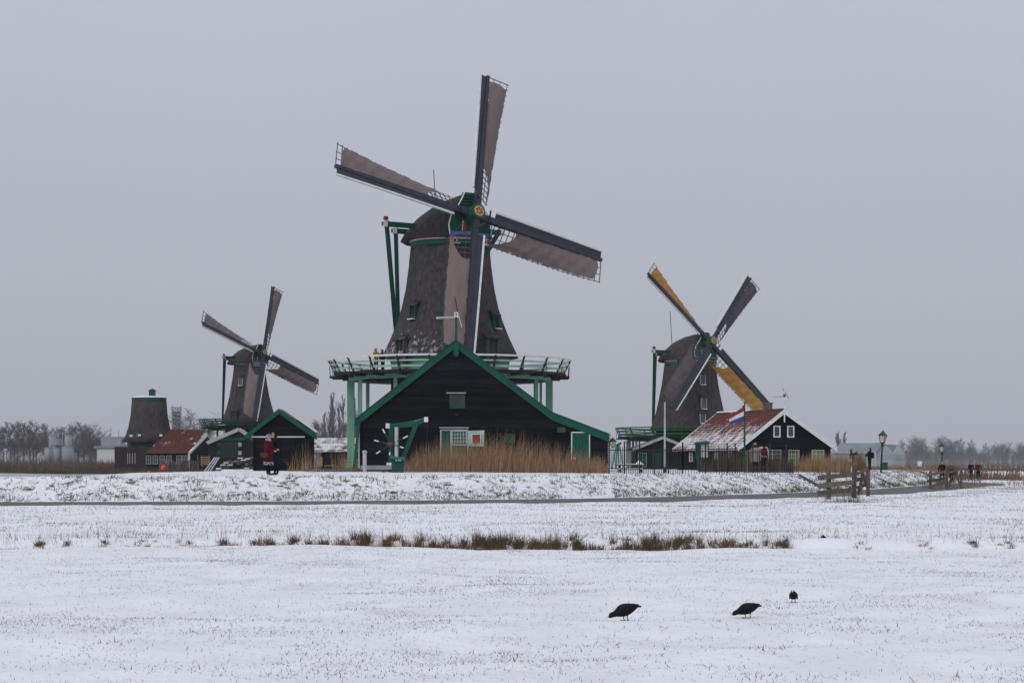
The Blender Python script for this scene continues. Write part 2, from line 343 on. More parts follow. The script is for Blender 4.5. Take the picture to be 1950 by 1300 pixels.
def ground_z(x, y):
    x = np.asarray(x, float); y = np.asarray(y, float); d = dike_d(x, y)
    prof = np.interp(d, [-60, -30, -9.5, -8.2, -7.0, -6.4, -6.2, -2.5, -2.3, -1.7, -0.25, 0.5, 4, 14], [0.0, 0.06, 0.26, 0.37, 0.36, 0.31, 0.285, 0.42, 0.44, 0.72, 1.33, 1.40, 1.42, 1.5])
    near = np.where(y < 50, 0.0, 1.0); prof = np.where((d < -9.5), np.minimum(prof, np.interp(y, [46, 52, 75], [0.0, 0.05, 0.3]) + 0.15), prof)
    fade = np.interp(d, [-9, -7, -6.3, -2.4, -2.0, 0.3, 6, 10], [1, 0.8, 0.0, 0.0, 0.8, 0.8, 0.4, 0.2])
    z = prof + fade * (0.10 * vnoise(x, y, 2.3, 1) + 0.05 * vnoise(x, y, 0.8, 2)) + np.where(d < -9, 0.10 * vnoise(x, y, 7, 3) + 0.06 * vnoise(x, y * 0.8, 1.7, 6) + 0.03 * vnoise(x, y, 0.7, 7), 0)
    slope = np.exp(-((d + 1.2) / 0.9) ** 2); z = z + slope * 0.16 * vnoise(x, y, 0.9, 5)
    dd = y - ditch_y(x); depth = np.interp(x, [-30, -14, -4, 6, 10, 30], [0.10, 0.16, 0.34, 0.30, 0.14, 0.08])
    z = z - depth * np.exp(-(np.clip(np.abs(dd) - 0.25, 0, 9) / 0.35) ** 2) + 0.10 * np.exp(-((dd - 1.3) / 0.6) ** 2)
    back = np.clip((d - 2.0) / 1.2, 0, 1) * (1 - inland(x, y))
    return z * (1 - back) + (-0.3) * back
def terrain_patch(name, x0, x1, nx, ys, m, label=None):
    xs = np.linspace(x0, x1, nx); X, Y = np.meshgrid(xs, ys); Z = ground_z(X, Y)
    v = np.stack([X, Y, Z], -1).reshape(-1, 3); i = np.arange(len(ys) - 1)[:, None] * nx + np.arange(nx - 1)[None]
    f = np.stack([i, i + 1, i + nx + 1, i + nx], -1).reshape(-1, 4)
    d = dike_d(X, Y).reshape(-1)
    fd = d[f].mean(1)
    return v, f, fd
ysn = np.concatenate([np.arange(10, 60, 0.3), np.arange(60, 125, 0.28), np.arange(125, 172, 0.6)])
v, f, fd = terrain_patch('field', -62, 62, 420, ysn, 'field_snow')
def sub(name, mask, m):
    ff = f[mask]; idx = np.unique(ff); mp_ = np.zeros(len(v), np.int64); mp_[idx] = np.arange(len(idx))
    return raw_mesh(name, v[idx], mp_[ff], m, smooth=True)
o = sub('snowy_field', fd <= -2.4, 'field_snow'); kind(o, 'structure', 'snow covered meadow with grass poking through')
o = sub('dike', fd > -2.4, 'dike_snow'); kind(o, 'structure', 'low snowy dike with grassy slope')
# asphalt path along the foot of the dike, a ribbon 4 mm above the graded bed
def ribbon(d0, d1, n=5, lift=0.012):
    T = np.gradient(DK, axis=0); T /= np.hypot(T[:, 0], T[:, 1])[:, None]; Nn = np.stack([T[:, 1], -T[:, 0]], -1)
    P = []; seg = []
    S = np.concatenate([[0], np.cumsum(np.hypot(*np.diff(DK, axis=0).T))]); s = np.arange(0, S[-1], 0.5)
    bx = np.interp(s, S, DK[:, 0]); by = np.interp(s, S, DK[:, 1]); nx_ = np.interp(s, S, Nn[:, 0]); ny_ = np.interp(s, S, Nn[:, 1])
    ok = (bx > -61) & (bx < 61) & (by < 171)
    bx, by, nx_, ny_, s = bx[ok], by[ok], nx_[ok], ny_[ok], s[ok]; rows = []
    for k in range(n):
        w = k / (n - 1); dd = s * 0 + d0 + (d1 - d0) * w + (0.12 * vnoise(s, s * 0, 1.1, 11 + k) if k in (0, n - 1) else 0)
        x = bx + nx_ * dd; y = by + ny_ * dd; z = np.interp(-dd, [-6.4, -6.2, -2.5, -2.3], [0.31, 0.285, 0.42, 0.44]) + lift
        rows.append(np.stack([x, y, z], -1))
    V = np.stack(rows, 1).reshape(-1, 3); m_ = len(bx); i = np.arange(m_ - 1)[:, None] * n + np.arange(n - 1)[None]
    return V, np.stack([i, i + 1, i + n + 1, i + n], -1).reshape(-1, 4)
V_, F_ = ribbon(2.55, 6.15); o = raw_mesh('road', V_, F_, 'asphalt', smooth=True); kind(o, 'structure', 'wet grey asphalt path below the dike')
# ground beyond, river, far shore
o = part('far_ground', 'field_snow', None, lambda b: b.grid([[(x, y, -0.35 if y < 171 else 0.35) for x in (-2500, -300, -60, 60, 300, 2500)] for y in (-60, 9.7, 170, 171.5, 500, 4500)])); kind(o, 'structure', 'flat snowy polder to the horizon')
o = part('river', 'ice', None, lambda b: b.prism([(-600, 60, 0.68), (-300, 66, 0.68), (-60, 80, 0.68), (-19, 83.5, 0.68), (-18, 140, 0.68), (-20, 175, 0.68), (-34, 248, 0.68), (-60, 262, 0.68), (-78, 300, 0.68), (-95, 445, 0.68), (-600, 470, 0.68)], (0, 0, -0.1))); kind(o, 'structure', 'dull grey frozen river behind the dike')
o = part('far_shore', 'stubble', None, lambda b: (b.prism([(-95, 444, 0.95), (-30, 400, 0.95), (-30, 800, 0.95), (-700, 800, 0.95), (-700, 468, 0.95)], (0, 0, -0.7)), b.prism([(-17.5, 170, 1.15), (-19, 176, 1.15), (-33, 250, 1.1), (-60, 264, 1.1), (-79, 302, 1.1), (-60, 330, 1.1), (34, 330, 1.1), (34, 236, 1.1), (25, 170, 1.15)], (0, 0, -0.9)))); kind(o, 'structure', 'brown grassy river shore under the far mills')

# ------------------------------------------------------------------ windmills
def windmill(name, label, C, zb, prof, zdeck, rdeck, capz, caps, hubz, hoff, yaw, tilt, roll, R, cloths, tmat, capmat, gm, detail, sub_r, deckmat, postn=12, low='tar', mint='mint', boardmat='white'):
    cx, cy = C; yaw, tilt, roll = (math.radians(k) for k in (yaw, tilt, roll))
    root = thing(name, label, 'windmill', (cx, cy, zb), 'windmills')
    fh = Vector((math.sin(yaw), -math.cos(yaw), 0)); hh = Vector((math.cos(yaw), math.sin(yaw), 0)); Z = Vector((0, 0, 1)); C3 = Vector((cx, cy, 0))
    L = lambda f, l, z: C3 + fh * f + hh * l + Z * z
    oct_ = lambda t: 1 + 0.022 * math.cos(8 * t)
    # tower: thatched body on a boarded base
    tw = part('thatched_tower', tmat, root, lambda b: b.lathe(prof, 64, C3, oct_), True)
    part('lower_tower', low, root, lambda b: b.lathe([(zb, sub_r), (prof[0][0] - 0.02, sub_r * 0.93)], 8, C3))
    z0, r0 = prof[0]
    if mint:
        part('tower_skirt', mint, root, lambda b: b.lathe([(zdeck + 0.05, r0 * 0.86), (z0 + 0.05, r0 * 0.9)], 16, C3))
    part('tower_collar', gm, root, lambda b: b.lathe([(prof[-1][0] - 0.5, prof[-1][1] + 0.06), (prof[-1][0] - 0.1, prof[-1][1] + 0.12)], 48, C3), True)
    part('curb', 'grey_white', root, lambda b: b.lathe([(prof[-1][0] - 0.03, prof[-1][1] + 0.15), (prof[-1][0] + 0.05, prof[-1][1] + 0.17)], 48, C3), True)
    part('curb_band', 'dark_red', root, lambda b: b.lathe([(prof[-1][0] + 0.08, prof[-1][1] + 0.14), (prof[-1][0] + 0.26, prof[-1][1] + 0.2)], 48, C3), True)
    # gallery
    seg = 24 if detail else 16
    ang = [2 * PI * (k + 0.5) / seg for k in range(seg)]
    P = lambda a, r, z: C3 + Vector((r * math.cos(a), r * math.sin(a), z))
    dk = part('gallery_deck', deckmat, root, lambda b: b.lathe([(zdeck - 0.16, rdeck - 0.1), (zdeck, rdeck)], seg, C3))
    part('ring_beam', mint or gm, root, lambda b: b.loft([[P(a, r, z) for r, z in ((rdeck * 0.83, zdeck - 0.52), (rdeck * 0.87, zdeck - 0.52), (rdeck * 0.87, zdeck - 0.2), (rdeck * 0.83, zdeck - 0.2))] for a in ang + ang[:1]], False))
    for a in ang:
        part('joist', deckmat, root, lambda b: b.beam(P(a, r0 * 0.8, zdeck - 0.26), P(a, rdeck + 0.25, zdeck - 0.26), 0.16, 0.18))
        part('railing_post', deckmat if detail else gm, root, lambda b: (b.beam(P(a, rdeck - 0.15, zdeck), P(a, rdeck + 0.36, zdeck + 0.98), 0.11, 0.10), b.beam(P(a, rdeck + 0.2, zdeck - 0.2), P(a, rdeck + 0.25, zdeck + 0.55), 0.05, 0.05)))
    for q, (t, w, m) in enumerate(((0.98, 0.07, 'white' if detail else gm), (0.62, 0.06, 'mint_rail' if detail else gm), (0.25, 0.08, 'mint_rail' if detail else gm))):
        rr = rdeck - 0.15 + 0.51 * t
        part('rail', m, root, lambda b: b.loft([[P(a, rr + i * 0.03, zdeck + t + j * w) for i, j in ((-1, -1), (1, -1), (1, 1), (-1, 1))] for a in ang + ang[:1]], False))
    for k in range(postn):
        a = 2 * PI * k / postn; th = 0.52 if k % (postn // 2) == 0 else 0.26
        p = part('gallery_post', mint or 'grey_white', root, lambda b: (b.box(P(a, rdeck * 0.85, (zb + zdeck - 0.5) / 2), (th, th * 0.7, zdeck - 0.5 - zb)), b.box(P(a, rdeck * 0.85, zb + 0.2) , (th * 1.25, th, 0.4))))
        if detail and th > 0.4: part('strut', mint, root, lambda b: b.box(P(a, rdeck * 0.85 - 0.62, (zb + zdeck - 0.5) / 2), (0.2, 0.2, zdeck - 0.55 - zb)))
    # small windows and gallery doors set in the thatch
    def rad(z): return float(np.interp(z, [p[0] for p in prof], [p[1] for p in prof]))
    def opening(wpx, z, w, h, nm, fm, gmname):
        a = -PI / 2 + math.asin(max(-0.95, min(0.95, wpx / rad(z)))); r_ = rad(z + h / 2) + 0.02; r2 = rad(z - h / 2) + 0.05
        n_ = Vector((math.cos(a), math.sin(a), 0)); t_ = Vector((-math.sin(a), math.cos(a), 0)); top = C3 + n_ * r2 + Z * (z + h / 2); bot = C3 + n_ * r2 + Z * (z - h / 2)
        fr = part(nm, fm, root, lambda b: ([b.beam(bot + t_ * (s * w / 2) - n_ * 0.1, top + t_ * (s * w / 2) - n_ * 0.1, 0.09, 0.3, n_) for s in (-1, 1)], [b.beam(q_ - t_ * w / 2 - n_ * 0.1, q_ + t_ * w / 2 - n_ * 0.1, 0.3, 0.09) for q_ in (top, bot)], b.beam(bot - n_ * 0.06, top - n_ * 0.06, 0.04, 0.08, n_)))
        part('pane', gmname, fr, lambda b: b.prism([bot - t_ * w / 2 - n_ * 0.12, bot + t_ * w / 2 - n_ * 0.12, top + t_ * w / 2 - n_ * 0.12, top - t_ * w / 2 - n_ * 0.12], -n_ * 0.3))
        part('thatch_brow', tmat, fr, lambda b: b.prism([top - t_ * (w / 2 + 0.18) + n_ * 0.12 - Z * 0.02, top + t_ * (w / 2 + 0.18) + n_ * 0.12 - Z * 0.02, top + t_ * (w / 2 + 0.1) - n_ * 0.4 + Z * 0.3, top - t_ * (w / 2 + 0.1) - n_ * 0.4 + Z * 0.3], Z * 0.12), True)
        if nm == 'window': part('sill_snow', 'snow', fr, lambda b: b.prism([bot - t_ * w / 2 + n_ * 0.02, bot + t_ * w / 2 + n_ * 0.02, bot + t_ * w / 2 + n_ * 0.3 - Z * 0.02, bot - t_ * w / 2 + n_ * 0.3 - Z * 0.02], Z * 0.07))
    for wpx, z, w, h, nm, fm, gn in prof_open[name_key(name, label)]: opening(wpx, z, w, h, nm, fm, gn)
    # cap: thatched, boat shaped, turned into the wind
    S = caps
    secs = [(-3.75, 1.5, 0.75), (-3.5, 2.05, 1.25), (-2.9, 2.55, 1.85), (-1.8, 2.95, 2.45), (-0.4, 3.05, 2.85), (1.0, 2.8, 3.05), (2.0, 2.35, 3.15), (2.45, 2.15, 3.15)]
    def sect(f, w, h):
        out = []
        for k in range(17):
            u = -1 + 2 * k / 16; au = abs(u)
            l = w * u * (1 - 0.10 * (1 - au)); z = h * (1 - au ** 1.9) ** 0.80
            out.append(L(f * S, l * S, capz + z * S))
        return out + [L(f * S, w * 0.8 * S, capz - 0.18 * S), L(f * S, -w * 0.8 * S, capz - 0.18 * S)]
    part('cap', capmat, root, lambda b: b.loft([sect(*q) for q in secs]), True)
    # painted front boards
    fx = 2.5 * S; front = []
    def fpoly(pts, d, nm, m, par): return part(nm, m, par, lambda b: b.prism([L(fx + 0.02, l * S, capz + z * S) for l, z in pts], fh * d))
    lw = fpoly([(-1.75, 0.1), (1.75, 0.1), (1.85, 0.8), (1.6, 1.6), (-1.6, 1.6), (-1.85, 0.8)], 0.10, 'cap_front', gm, root)
    nb = 7
    for k in range(nb):
        za, zb_ = 1.62 + k * 1.6 / nb, 1.62 + (k + 1) * 1.6 / nb - 0.01; wa = lambda z: 1.45 - 0.95 * ((z - 1.6) / 1.6) ** 0.75
        part('front_board', gm, lw, lambda b: b.add([L(fx + o_, l * S, capz + z * S) for o_, l, z in ((0.28, -wa(za), za), (0.28, wa(za), za), (0.16, wa(zb_), zb_), (0.16, -wa(zb_), zb_), (0.0, -wa(za), za), (0.0, wa(za), za), (0.0, wa(zb_), zb_), (0.0, -wa(zb_), zb_))],
             [(0, 1, 2, 3), (7, 6, 5, 4), (0, 4, 5, 1), (1, 5, 6, 2), (2, 6, 7, 3), (3, 7, 4, 0)]))
    for s_ in (-1, 1):
        pts = [(1.75, 0.1), (1.85, 0.8), (1.6, 1.6), (1.42, 1.75), (1.05, 2.2), (0.72, 2.75), (0.5, 3.2)]
        part('white_trim', 'white', lw, lambda b: b.tube([L(fx + 0.30, s_ * l * S, capz + z * S) for l, z in pts], 0.05 * S, 5))
        part('red_panel', 'red', lw, lambda b: b.prism([L(fx + 0.13, s_ * l * S, capz + z * S) for l, z in ((0.3, 0.42), (0.62, 0.42), (0.55, 1.15), (0.3, 1.15))], fh * 0.05))
        part('panel_edge', 'white', lw, lambda b: b.beam(L(fx + 0.2, s_ * 0.64 * S, capz + 0.42 * S), L(fx + 0.2, s_ * 0.57 * S, capz + 1.15 * S), 0.06, 0.06))
    part('name_board', 'blue', lw, lambda b: b.prism([L(fx + 0.14, l * S, capz + z * S) for l, z in ((-1.7, 0.02), (-1.0, -0.1), (-0.4, 0.0), (0, -0.1), (0.4, 0.0), (1.0, -0.1), (1.7, 0.02), (1.7, 0.32), (-1.7, 0.32))], fh * 0.08))
    part('white_ornament', 'white', lw, lambda b: [b.tube([L(fx + 0.25, (l + 0.16 * math.cos(t)) * S, capz + (-0.32 + 0.16 * math.sin(t)) * S) for t in np.linspace(0, 2 * PI, 10)], 0.025 * S, 4) for l in (-1.3, -0.9, -0.5, 0.5, 0.9, 1.3)] + [b.beam(L(fx + 0.24, -1.6 * S, capz + z * S), L(fx + 0.24, 1.6 * S, capz + z * S), 0.05, 0.05) for z in (-0.12, -0.52)])
    part('red_beam', 'red', lw, lambda b: b.beam(L(fx + 0.1, -1.85 * S, capz - 0.3 * S), L(fx + 0.1, 1.85 * S, capz - 0.3 * S), 0.2, 0.24 * S))
    # tail: cross beams through the cap and the long braces down to the gallery
    tb = L(-(r0 + 1.0), 0, zdeck + 0.4)
    for f_, l_, zz in ((-0.8 * S, 5.0 * S, 0.95 * S), (-2.7 * S, 3.1 * S, 0.75 * S)):
        bm_ = part('cross_beam', gm, root, lambda b: b.beam(L(f_, -l_, capz + zz), L(f_, l_, capz + zz), 0.3 * S, 0.36 * S))
        for s_ in (-1, 1):
            e = L(f_, s_ * l_, capz + zz)
            part('beam_end', 'white', bm_, lambda b: b.box(e + hh * s_ * 0.1, (0.34 * S, 0.34 * S, 0.4 * S), yaw))
            part('red_tip', 'red', bm_, lambda b: (b.box(e + hh * s_ * 0.22, (0.12 * S, 0.26 * S, 0.26 * S), yaw), b.box(e + Z * 0.42 * S, (0.26 * S, 0.26 * S, 0.26 * S), yaw)))
            part('brace', gm, root, lambda b: b.beam(e - hh * s_ * 0.05 * S + Z * 0.2, tb + hh * s_ * 0.8, 0.3 * S, 0.26 * S))
    part('tail_pole', gm, root, lambda b: b.beam(L(-3.2 * S, 0, capz + 0.4), tb, 0.4, 0.4))
    # windshaft and sails
    n = fh * math.cos(tilt) + Z * math.sin(tilt); w = (Z - n * n.z).normalized(); hv = hh
    H = L(hoff, 0, hubz)
    sh = part('windshaft', gm, root, lambda b: b.tube([H - n * 2.2, H + n * 0.25], 0.36 * S, 10))
    part('shaft_head', gm, sh, lambda b: (b.prism([H + (w * i + hv * j) * 0.52 * S - n * 0.5 for i, j in ((-1, -.55), (-.55, -1), (.55, -1), (1, -.55), (1, .55), (.55, 1), (-.55, 1), (-1, .55))], n * 1.05)))
    part('shaft_face', 'gold', sh, lambda b: b.prism([H + (w * math.cos(t) + hv * math.sin(t)) * 0.4 * S + n * 0.55 for t in np.linspace(0, 2 * PI, 17)[:-1]], n * 0.06))
    part('face_star', 'red', sh, lambda b: [b.beam(H + n * 0.63 + (w * math.cos(t) + hv * math.sin(t)) * 0.12 * S, H + n * 0.63 + (w * math.cos(t) + hv * math.sin(t)) * 0.3 * S, 0.1 * S, 0.03, n) for t in np.linspace(0, 2 * PI, 7)[:-1]])
    for k in range(4):
        a = roll + k * PI / 2; ud = w * math.cos(a) + hv * math.sin(a); vd = -w * math.sin(a) + hv * math.cos(a)      # vd: trailing side
        off = 0.22 if k % 2 == 0 else -0.22; c0 = H + n * off
        def A(u, v, q=0.0):     # point on the twisted blade: v across from the stock, q out of its face
            tw_ = math.radians(np.interp(u, [0, R * 0.25, R * 0.57, R * 0.8, R], [40, 36, 25, 15, 1])); return c0 + ud * u + vd * (v * math.cos(tw_) + q * math.sin(tw_)) + n * (-v * math.sin(tw_) + q * math.cos(tw_))
        def A2(u, v, q=0.0):
            tw_ = 0.45 * math.radians(np.interp(u, [0, R * 0.25, R * 0.57, R * 0.8, R], [40, 36, 25, 15, 1])); return c0 + ud * u + vd * (v * math.cos(tw_) + q * math.sin(tw_)) + n * (-v * math.sin(tw_) + q * math.cos(tw_))
        sail = part('sail', 'navy', root, lambda b: b.beam(c0 - ud * 0.4, c0 + ud * R, 0.50 * S, 0.40 * S, n, 0.24 * S, 0.22 * S))
        wu = np.linspace(1.75, R - 0.15, 16)
        part('wind_board', 'navy', sail, lambda b: b.loft([[A2(u, -0.14, 0.06), A2(u, -0.60, 0.12), A2(u, -0.60, 0.07), A2(u, -0.14, 0.0)] for u in wu]))
        part('wind_board_edge', boardmat, sail, lambda b: b.loft([[A2(u, -0.605, 0.04), A2(u, -0.605, 0.15), A2(u, -0.74, 0.17), A2(u, -0.74, 0.04)] for u in wu]))
        Wd = 1.78; nb_ = 24 if detail else 18
        lat = MB()
        for i in range(nb_):
            u = 1.55 + (R - 1.6) * i / (nb_ - 1)
            if detail: part('crossbar', 'lattice', sail, lambda b: b.beam(A(u, 0.1, -0.02), A(u, Wd + 0.10, -0.02), 0.05, 0.05, n))
            else: lat.beam(A(u, 0.1, -0.02), A(u, Wd + 0.12, -0.02), 0.06, 0.06, n)
        if not detail: kind(lat.build('crossbars', 'lattice', sail), 'stuff')
        for vv in (0.62, 1.17, Wd):
            part('hem_lath', 'lattice', sail, lambda b: b.tube([A(u, vv, -0.06) for u in np.linspace(1.5, R, 12)], 0.028 if detail else 0.035, 4))
        # canvas: set over the lattice, drawn to a point at the inner trailing corner
        rows = []; mu, mv = 40, 12
        for i in range(mu + 1):
            row = []
            for j in range(mv + 1):
                v01 = j / mv; ui = 3.7 - 1.9 * v01 ** 1.6 + 0.4 * math.sin(PI * v01) ; uo = R - 0.42 - 0.22 * v01 ** 2 + 0.10 * math.sin(PI * v01)
                u = ui + (uo - ui) * i / mu; vv = 0.16 + (Wd - 0.20) * v01
                if v01 < 0.01: vv += 0.035 * math.sin(u * 9 + k) + 0.03 * math.sin(u * 4.1 + 2 * k)
                if v01 > 0.99: vv += 0.02 * math.sin(u * 7.3 + k * 2) + 0.02 * math.sin(u * 2.9)
                q = 0.06 + 0.16 * math.sin(PI * v01) * (0.4 + 0.6 * math.sin(PI * i / mu)) + 0.028 * math.sin(u * 5.5 + v01 * 7 + k) + 0.02 * math.sin(u * 2.1 - v01 * 11) + 0.02 * math.sin(v01 * 24 + u * 0.8) * (1 - i / mu)
                row.append(A(u, vv, q))
            rows.append(row)
        part('sail_cloth', cloths[k], sail, lambda b: b.grid(rows), True)
        part('sail_rope', 'lattice', sail, lambda b: b.tube([A(1.8, Wd - 0.05, 0.1), A(0.75, 0.7, 0.15)], 0.02, 4))
        part('stock_wedge', 'navy', sail, lambda b: b.beam(A(1.25, -0.1, 0.2), A(1.0, -0.75, 0.35), 0.1, 0.1))
    return root, L
def name_key(n, l): return l
prof_open = {}
lab1 = 'large thatched windmill with brown sailcloth rising behind the black gabled barn'
Y1 = 146.8; s1 = F / Y1; c1x = xat(857, Y1)
def zz(y, Y): return zat(y, Y)
prof_open[lab1] = [((793 - 857) / s1, zz(601, Y1), 0.55, 0.95, 'window', 'green', 'glass'), ((941 - 857) / s1, zz(618, Y1), 0.55, 0.95, 'window', 'green', 'glass'),
                   ((770 - 857) / s1, zz(673, Y1), 0.85, 1.5, 'gallery_door', 'lattice', 'green_dark'), ((936 - 857) / s1, zz(672, Y1), 0.95, 1.6, 'gallery_door', 'lattice', 'green_dark')]
m1, L1 = windmill('windmill', lab1, (c1x, Y1), 1.5,
    [(9.72, 4.95), (10.2, 4.75), (11.2, 4.28), (12.3, 3.85), (13.4, 3.5), (14.8, 3.2), (16.5, 2.98), (18.25, 2.82)], 8.55, 8.6, 18.42, 1.0, 20.02, 3.4, 33.8, 15.0, 14.4, 11.34,
    ['cloth'] * 4, 'thatch_main', 'thatch_cap', 'green', True, 4.6, 'dark_wood')
lab2 = 'distant thatched windmill on the left, behind the small black shed'
prof_open[lab2] = [(-0.9, 14.0, 0.6, 1.2, 'window', 'grey_white', 'glass'), (-1.6, 8.9, 0.9, 1.5, 'gallery_door', 'green_dark', 'green_dark')]
Y2 = 292.5
windmill('windmill', lab2, (xat(475, Y2), Y2), 1.1,
    [(8.0, 4.15), (8.9, 3.75), (10.2, 3.3), (12, 2.85), (14, 2.5), (16.6, 2.2)], 7.5, 7.0, 16.75, 0.86, 18.16, 2.9, 48.3, 14.0, 22.3, 11.2,
    ['cloth'] * 4, 'thatch_far', 'thatch_far', 'green_dark', False, 3.8, 'green_dark', 12, 'tar_far', None)
lab3 = 'thatched windmill on the right with two ochre sails, behind the red roofed cottage'
Y3 = 237.0; s3 = F / Y3
prof_open[lab3] = [((1334 - 1315) / s3, zz(725, Y3), 0.6, 1.2, 'window', 'grey_white', 'glass'), ((1335 - 1315) / s3, zz(770, Y3), 0.6, 1.3, 'window', 'grey_white', 'glass'), ((1332 - 1315) / s3, zz(798, Y3), 0.6, 1.2, 'window', 'grey_white', 'glass'),
                   ((1295 - 1315) / s3, zz(697, Y3), 0.8, 1.3, 'window', 'mill_green', 'glass')]
windmill('windmill', lab3, (xat(1314, Y3), Y3), 1.2,
    [(5.9, 4.75), (6.6, 4.45), (8, 4.0), (9.6, 3.65), (11.4, 3.3), (14.15, 2.95)], 5.25, 8.6, 14.3, 1.0, 16.37, 3.6, 37.4, 12.3, 44.3, 11.4,
    ['cloth_dark', 'ochre', 'cloth_dark', 'ochre'], 'thatch_far', 'thatch_far', 'mill_green', False, 4.4, 'mill_green', 14, 'tar_far', None)
# lightning rods / finials on the caps
tag(part('lightning_rod', 'iron', None, lambda b: b.tube([L1(-2.0, 0, 20.6), L1(-2.3, 0, 23.9)], 0.035, 5)), 'thin lightning rod on the rear of the large mill cap', 'rod')
p3 = at(1281, 665, Y3 + 1); tag(part('lightning_rod', 'iron', None, lambda b: b.tube([p3 - Vector((0, 0, 1.0)), at(1276, 592, Y3 + 1)], 0.04, 5)), 'thin lightning rod on the cap of the right mill', 'rod')

# ------------------------------------------------------------------ buildings
def siding(root, outline, y, z0, z1, step, m='tar', nm='wall_board', dirx=Vector((1, 0, 0)), org=Vector((0, 0, 0)), nrm=Vector((0, -1, 0)), parent=None):
    """lapped boards, one object each; outline(z) -> (x0, x1) along dirx"""
    z = z0
    while z < z1 - 0.02:
        zt = min(z + step, z1); a0, a1 = outline(z + 0.001); b0, b1 = outline(zt - 0.001)
        if b1 - b0 < 0.02: b0 = b1 = (b0 + b1) / 2; b1 += 0.02
        jit = rng.uniform(-0.004, 0.004)
        Q = lambda x, zz_, o_: org + dirx * x + Vector((0, 0, zz_)) + nrm * (o_ + jit)
        part(nm, m, parent or root, lambda b: b.add([Q(a0, z, 0.045), Q(a1, z, 0.045), Q(b1, zt + 0.01, 0.012), Q(b0, zt + 0.01, 0.012), Q(a0, z, -0.03), Q(a1, z, -0.03), Q(b1, zt + 0.01, -0.03), Q(b0, zt + 0.01, -0.03)],
             [(0, 1, 2, 3), (7, 6, 5, 4), (0, 4, 5, 1), (1, 5, 6, 2), (2, 6, 7, 3), (3, 7, 4, 0)]))
        z = zt
def window(parent, c, w, h, dx, nrm, nx, nz, fm='green', gm='glass', fw=0.07, name='window', sillm=None):
    """frame, pane, muntins as parts; c is the centre on the wall face"""
    c = Vector(c); Z = Vector((0, 0, 1)); o_ = c + nrm * 0.06
    fr = part(name, fm, parent, lambda b: ([b.beam(o_ + dx * (s * w / 2) - Z * (h / 2 + fw / 2), o_ + dx * (s * w / 2) + Z * (h / 2 + fw / 2), fw, 0.1, nrm) for s in (-1, 1)], [b.beam(o_ - dx * (w / 2 - fw / 2) + Z * (s * h / 2), o_ + dx * (w / 2 - fw / 2) + Z * (s * h / 2), 0.1, fw) for s in (-1, 1)]))
    part('pane', gm, fr, lambda b: b.prism([c + nrm * 0.05 + dx * (i * w / 2) + Z * (j * h / 2) for i, j in ((-1, -1), (1, -1), (1, 1), (-1, 1))], -nrm * 0.03))
    for i in range(1, nx): part('glazing_bar', fm, fr, lambda b: b.beam(o_ + dx * (-w / 2 + w * i / nx) - Z * h / 2, o_ + dx * (-w / 2 + w * i / nx) + Z * h / 2, 0.035, 0.05, nrm))
    for j in range(1, nz): part('glazing_bar', fm, fr, lambda b: b.beam(o_ - dx * w / 2 + Z * (-h / 2 + h * j / nz), o_ + dx * w / 2 + Z * (-h / 2 + h * j / nz), 0.05, 0.035))
    return fr
X1, NY = Vector((1, 0, 0)), Vector((0, -1, 0))
# --- the black barn in front of the big mill
YB = 118.0; B = lambda px, py, o=0.0: Vector((xat(px, YB), YB - o, zat(py, YB)))
barn = thing('black_barn', 'big black boarded barn with green gable trim in front of the large mill', 'barn', (-2.0, YB, 1.4), None)
OL = [(683, 797), (868, 652), (1052, 790), (1158, 829)]; ox = [xat(p[0], YB) for p in OL]; oz = [zat(p[1], YB) for p in OL]
def barn_out(z):
    a = ox[0] if z <= oz[0] else float(np.interp(z, [oz[0], oz[1]], [ox[0], ox[1]]))
    b = ox[3] if z <= oz[3] else float(np.interp(z, [oz[3], oz[2], oz[1]], [ox[3], ox[2], ox[1]]))
    return a, b
part('barn_body', 'tar', barn, lambda b: b.prism([(ox[0], YB + 0.03, 1.3)] + [(x, YB + 0.03, z - 0.03) for x, z in zip(ox, oz)] + [(ox[3], YB + 0.03, 1.3)], (0, 15.5, 0)))
siding(barn, barn_out, YB, 1.45, oz[1] - 0.05, 0.262, org=Vector((0, YB, 0)))
rf = part('roof', 'tile_snowy', barn, lambda b: [b.prism([(xa, YB - 0.02, za), (xb, YB - 0.02, zb_), (xb, YB - 0.02, zb_ + 0.14), (xa, YB - 0.02, za + 0.14)], (0, 15.6, 0)) for (xa, za), (xb, zb_) in (((ox[0] - 0.25, oz[0] - 0.19), (ox[1], oz[1])), ((ox[1], oz[1]), (ox[2], oz[2])), ((ox[2], oz[2]), (ox[3] + 0.15, oz[3] - 0.05)))])
for (pa, pb) in (((683 - 7, 797 + 4), (868, 650)), ((868, 650), (1052, 788)), ((1052, 788), (1160, 829))):
    a, b_ = B(*pa, 0.12), B(*pb, 0.12); dn = Vector((0, 0, -1))
    part('verge_board', 'green', barn, lambda b: b.prism([a + dn * 0.38, b_ + dn * 0.38, b_ + Vector((0, 0, 0.05)), a + Vector((0, 0, 0.05))], (0, -0.06, 0)))
    part('verge_cap', 'green_dark', barn, lambda b: b.prism([a + Vector((0, -0.1, 0.06)), b_ + Vector((0, -0.1, 0.06)), b_ + Vector((0, -0.1, 0.12)), a + Vector((0, -0.1, 0.12))], (0, 0.25, 0)))
part('gable_finial', 'green', barn, lambda b: (b.beam(B(869, 605, 0.24), B(869, 652, 0.24), 0.14, 0.12), b.prism([B(864, 650, 0.2), B(874, 650, 0.2), B(874, 676, 0.2), B(869, 680, 0.2), B(864, 676, 0.2)], (0, -0.1, 0))))
part('corner_board', 'green', barn, lambda b: b.beam(B(685, 800, 0.25), B(675, 892, 0.3), 0.16, 0.16))
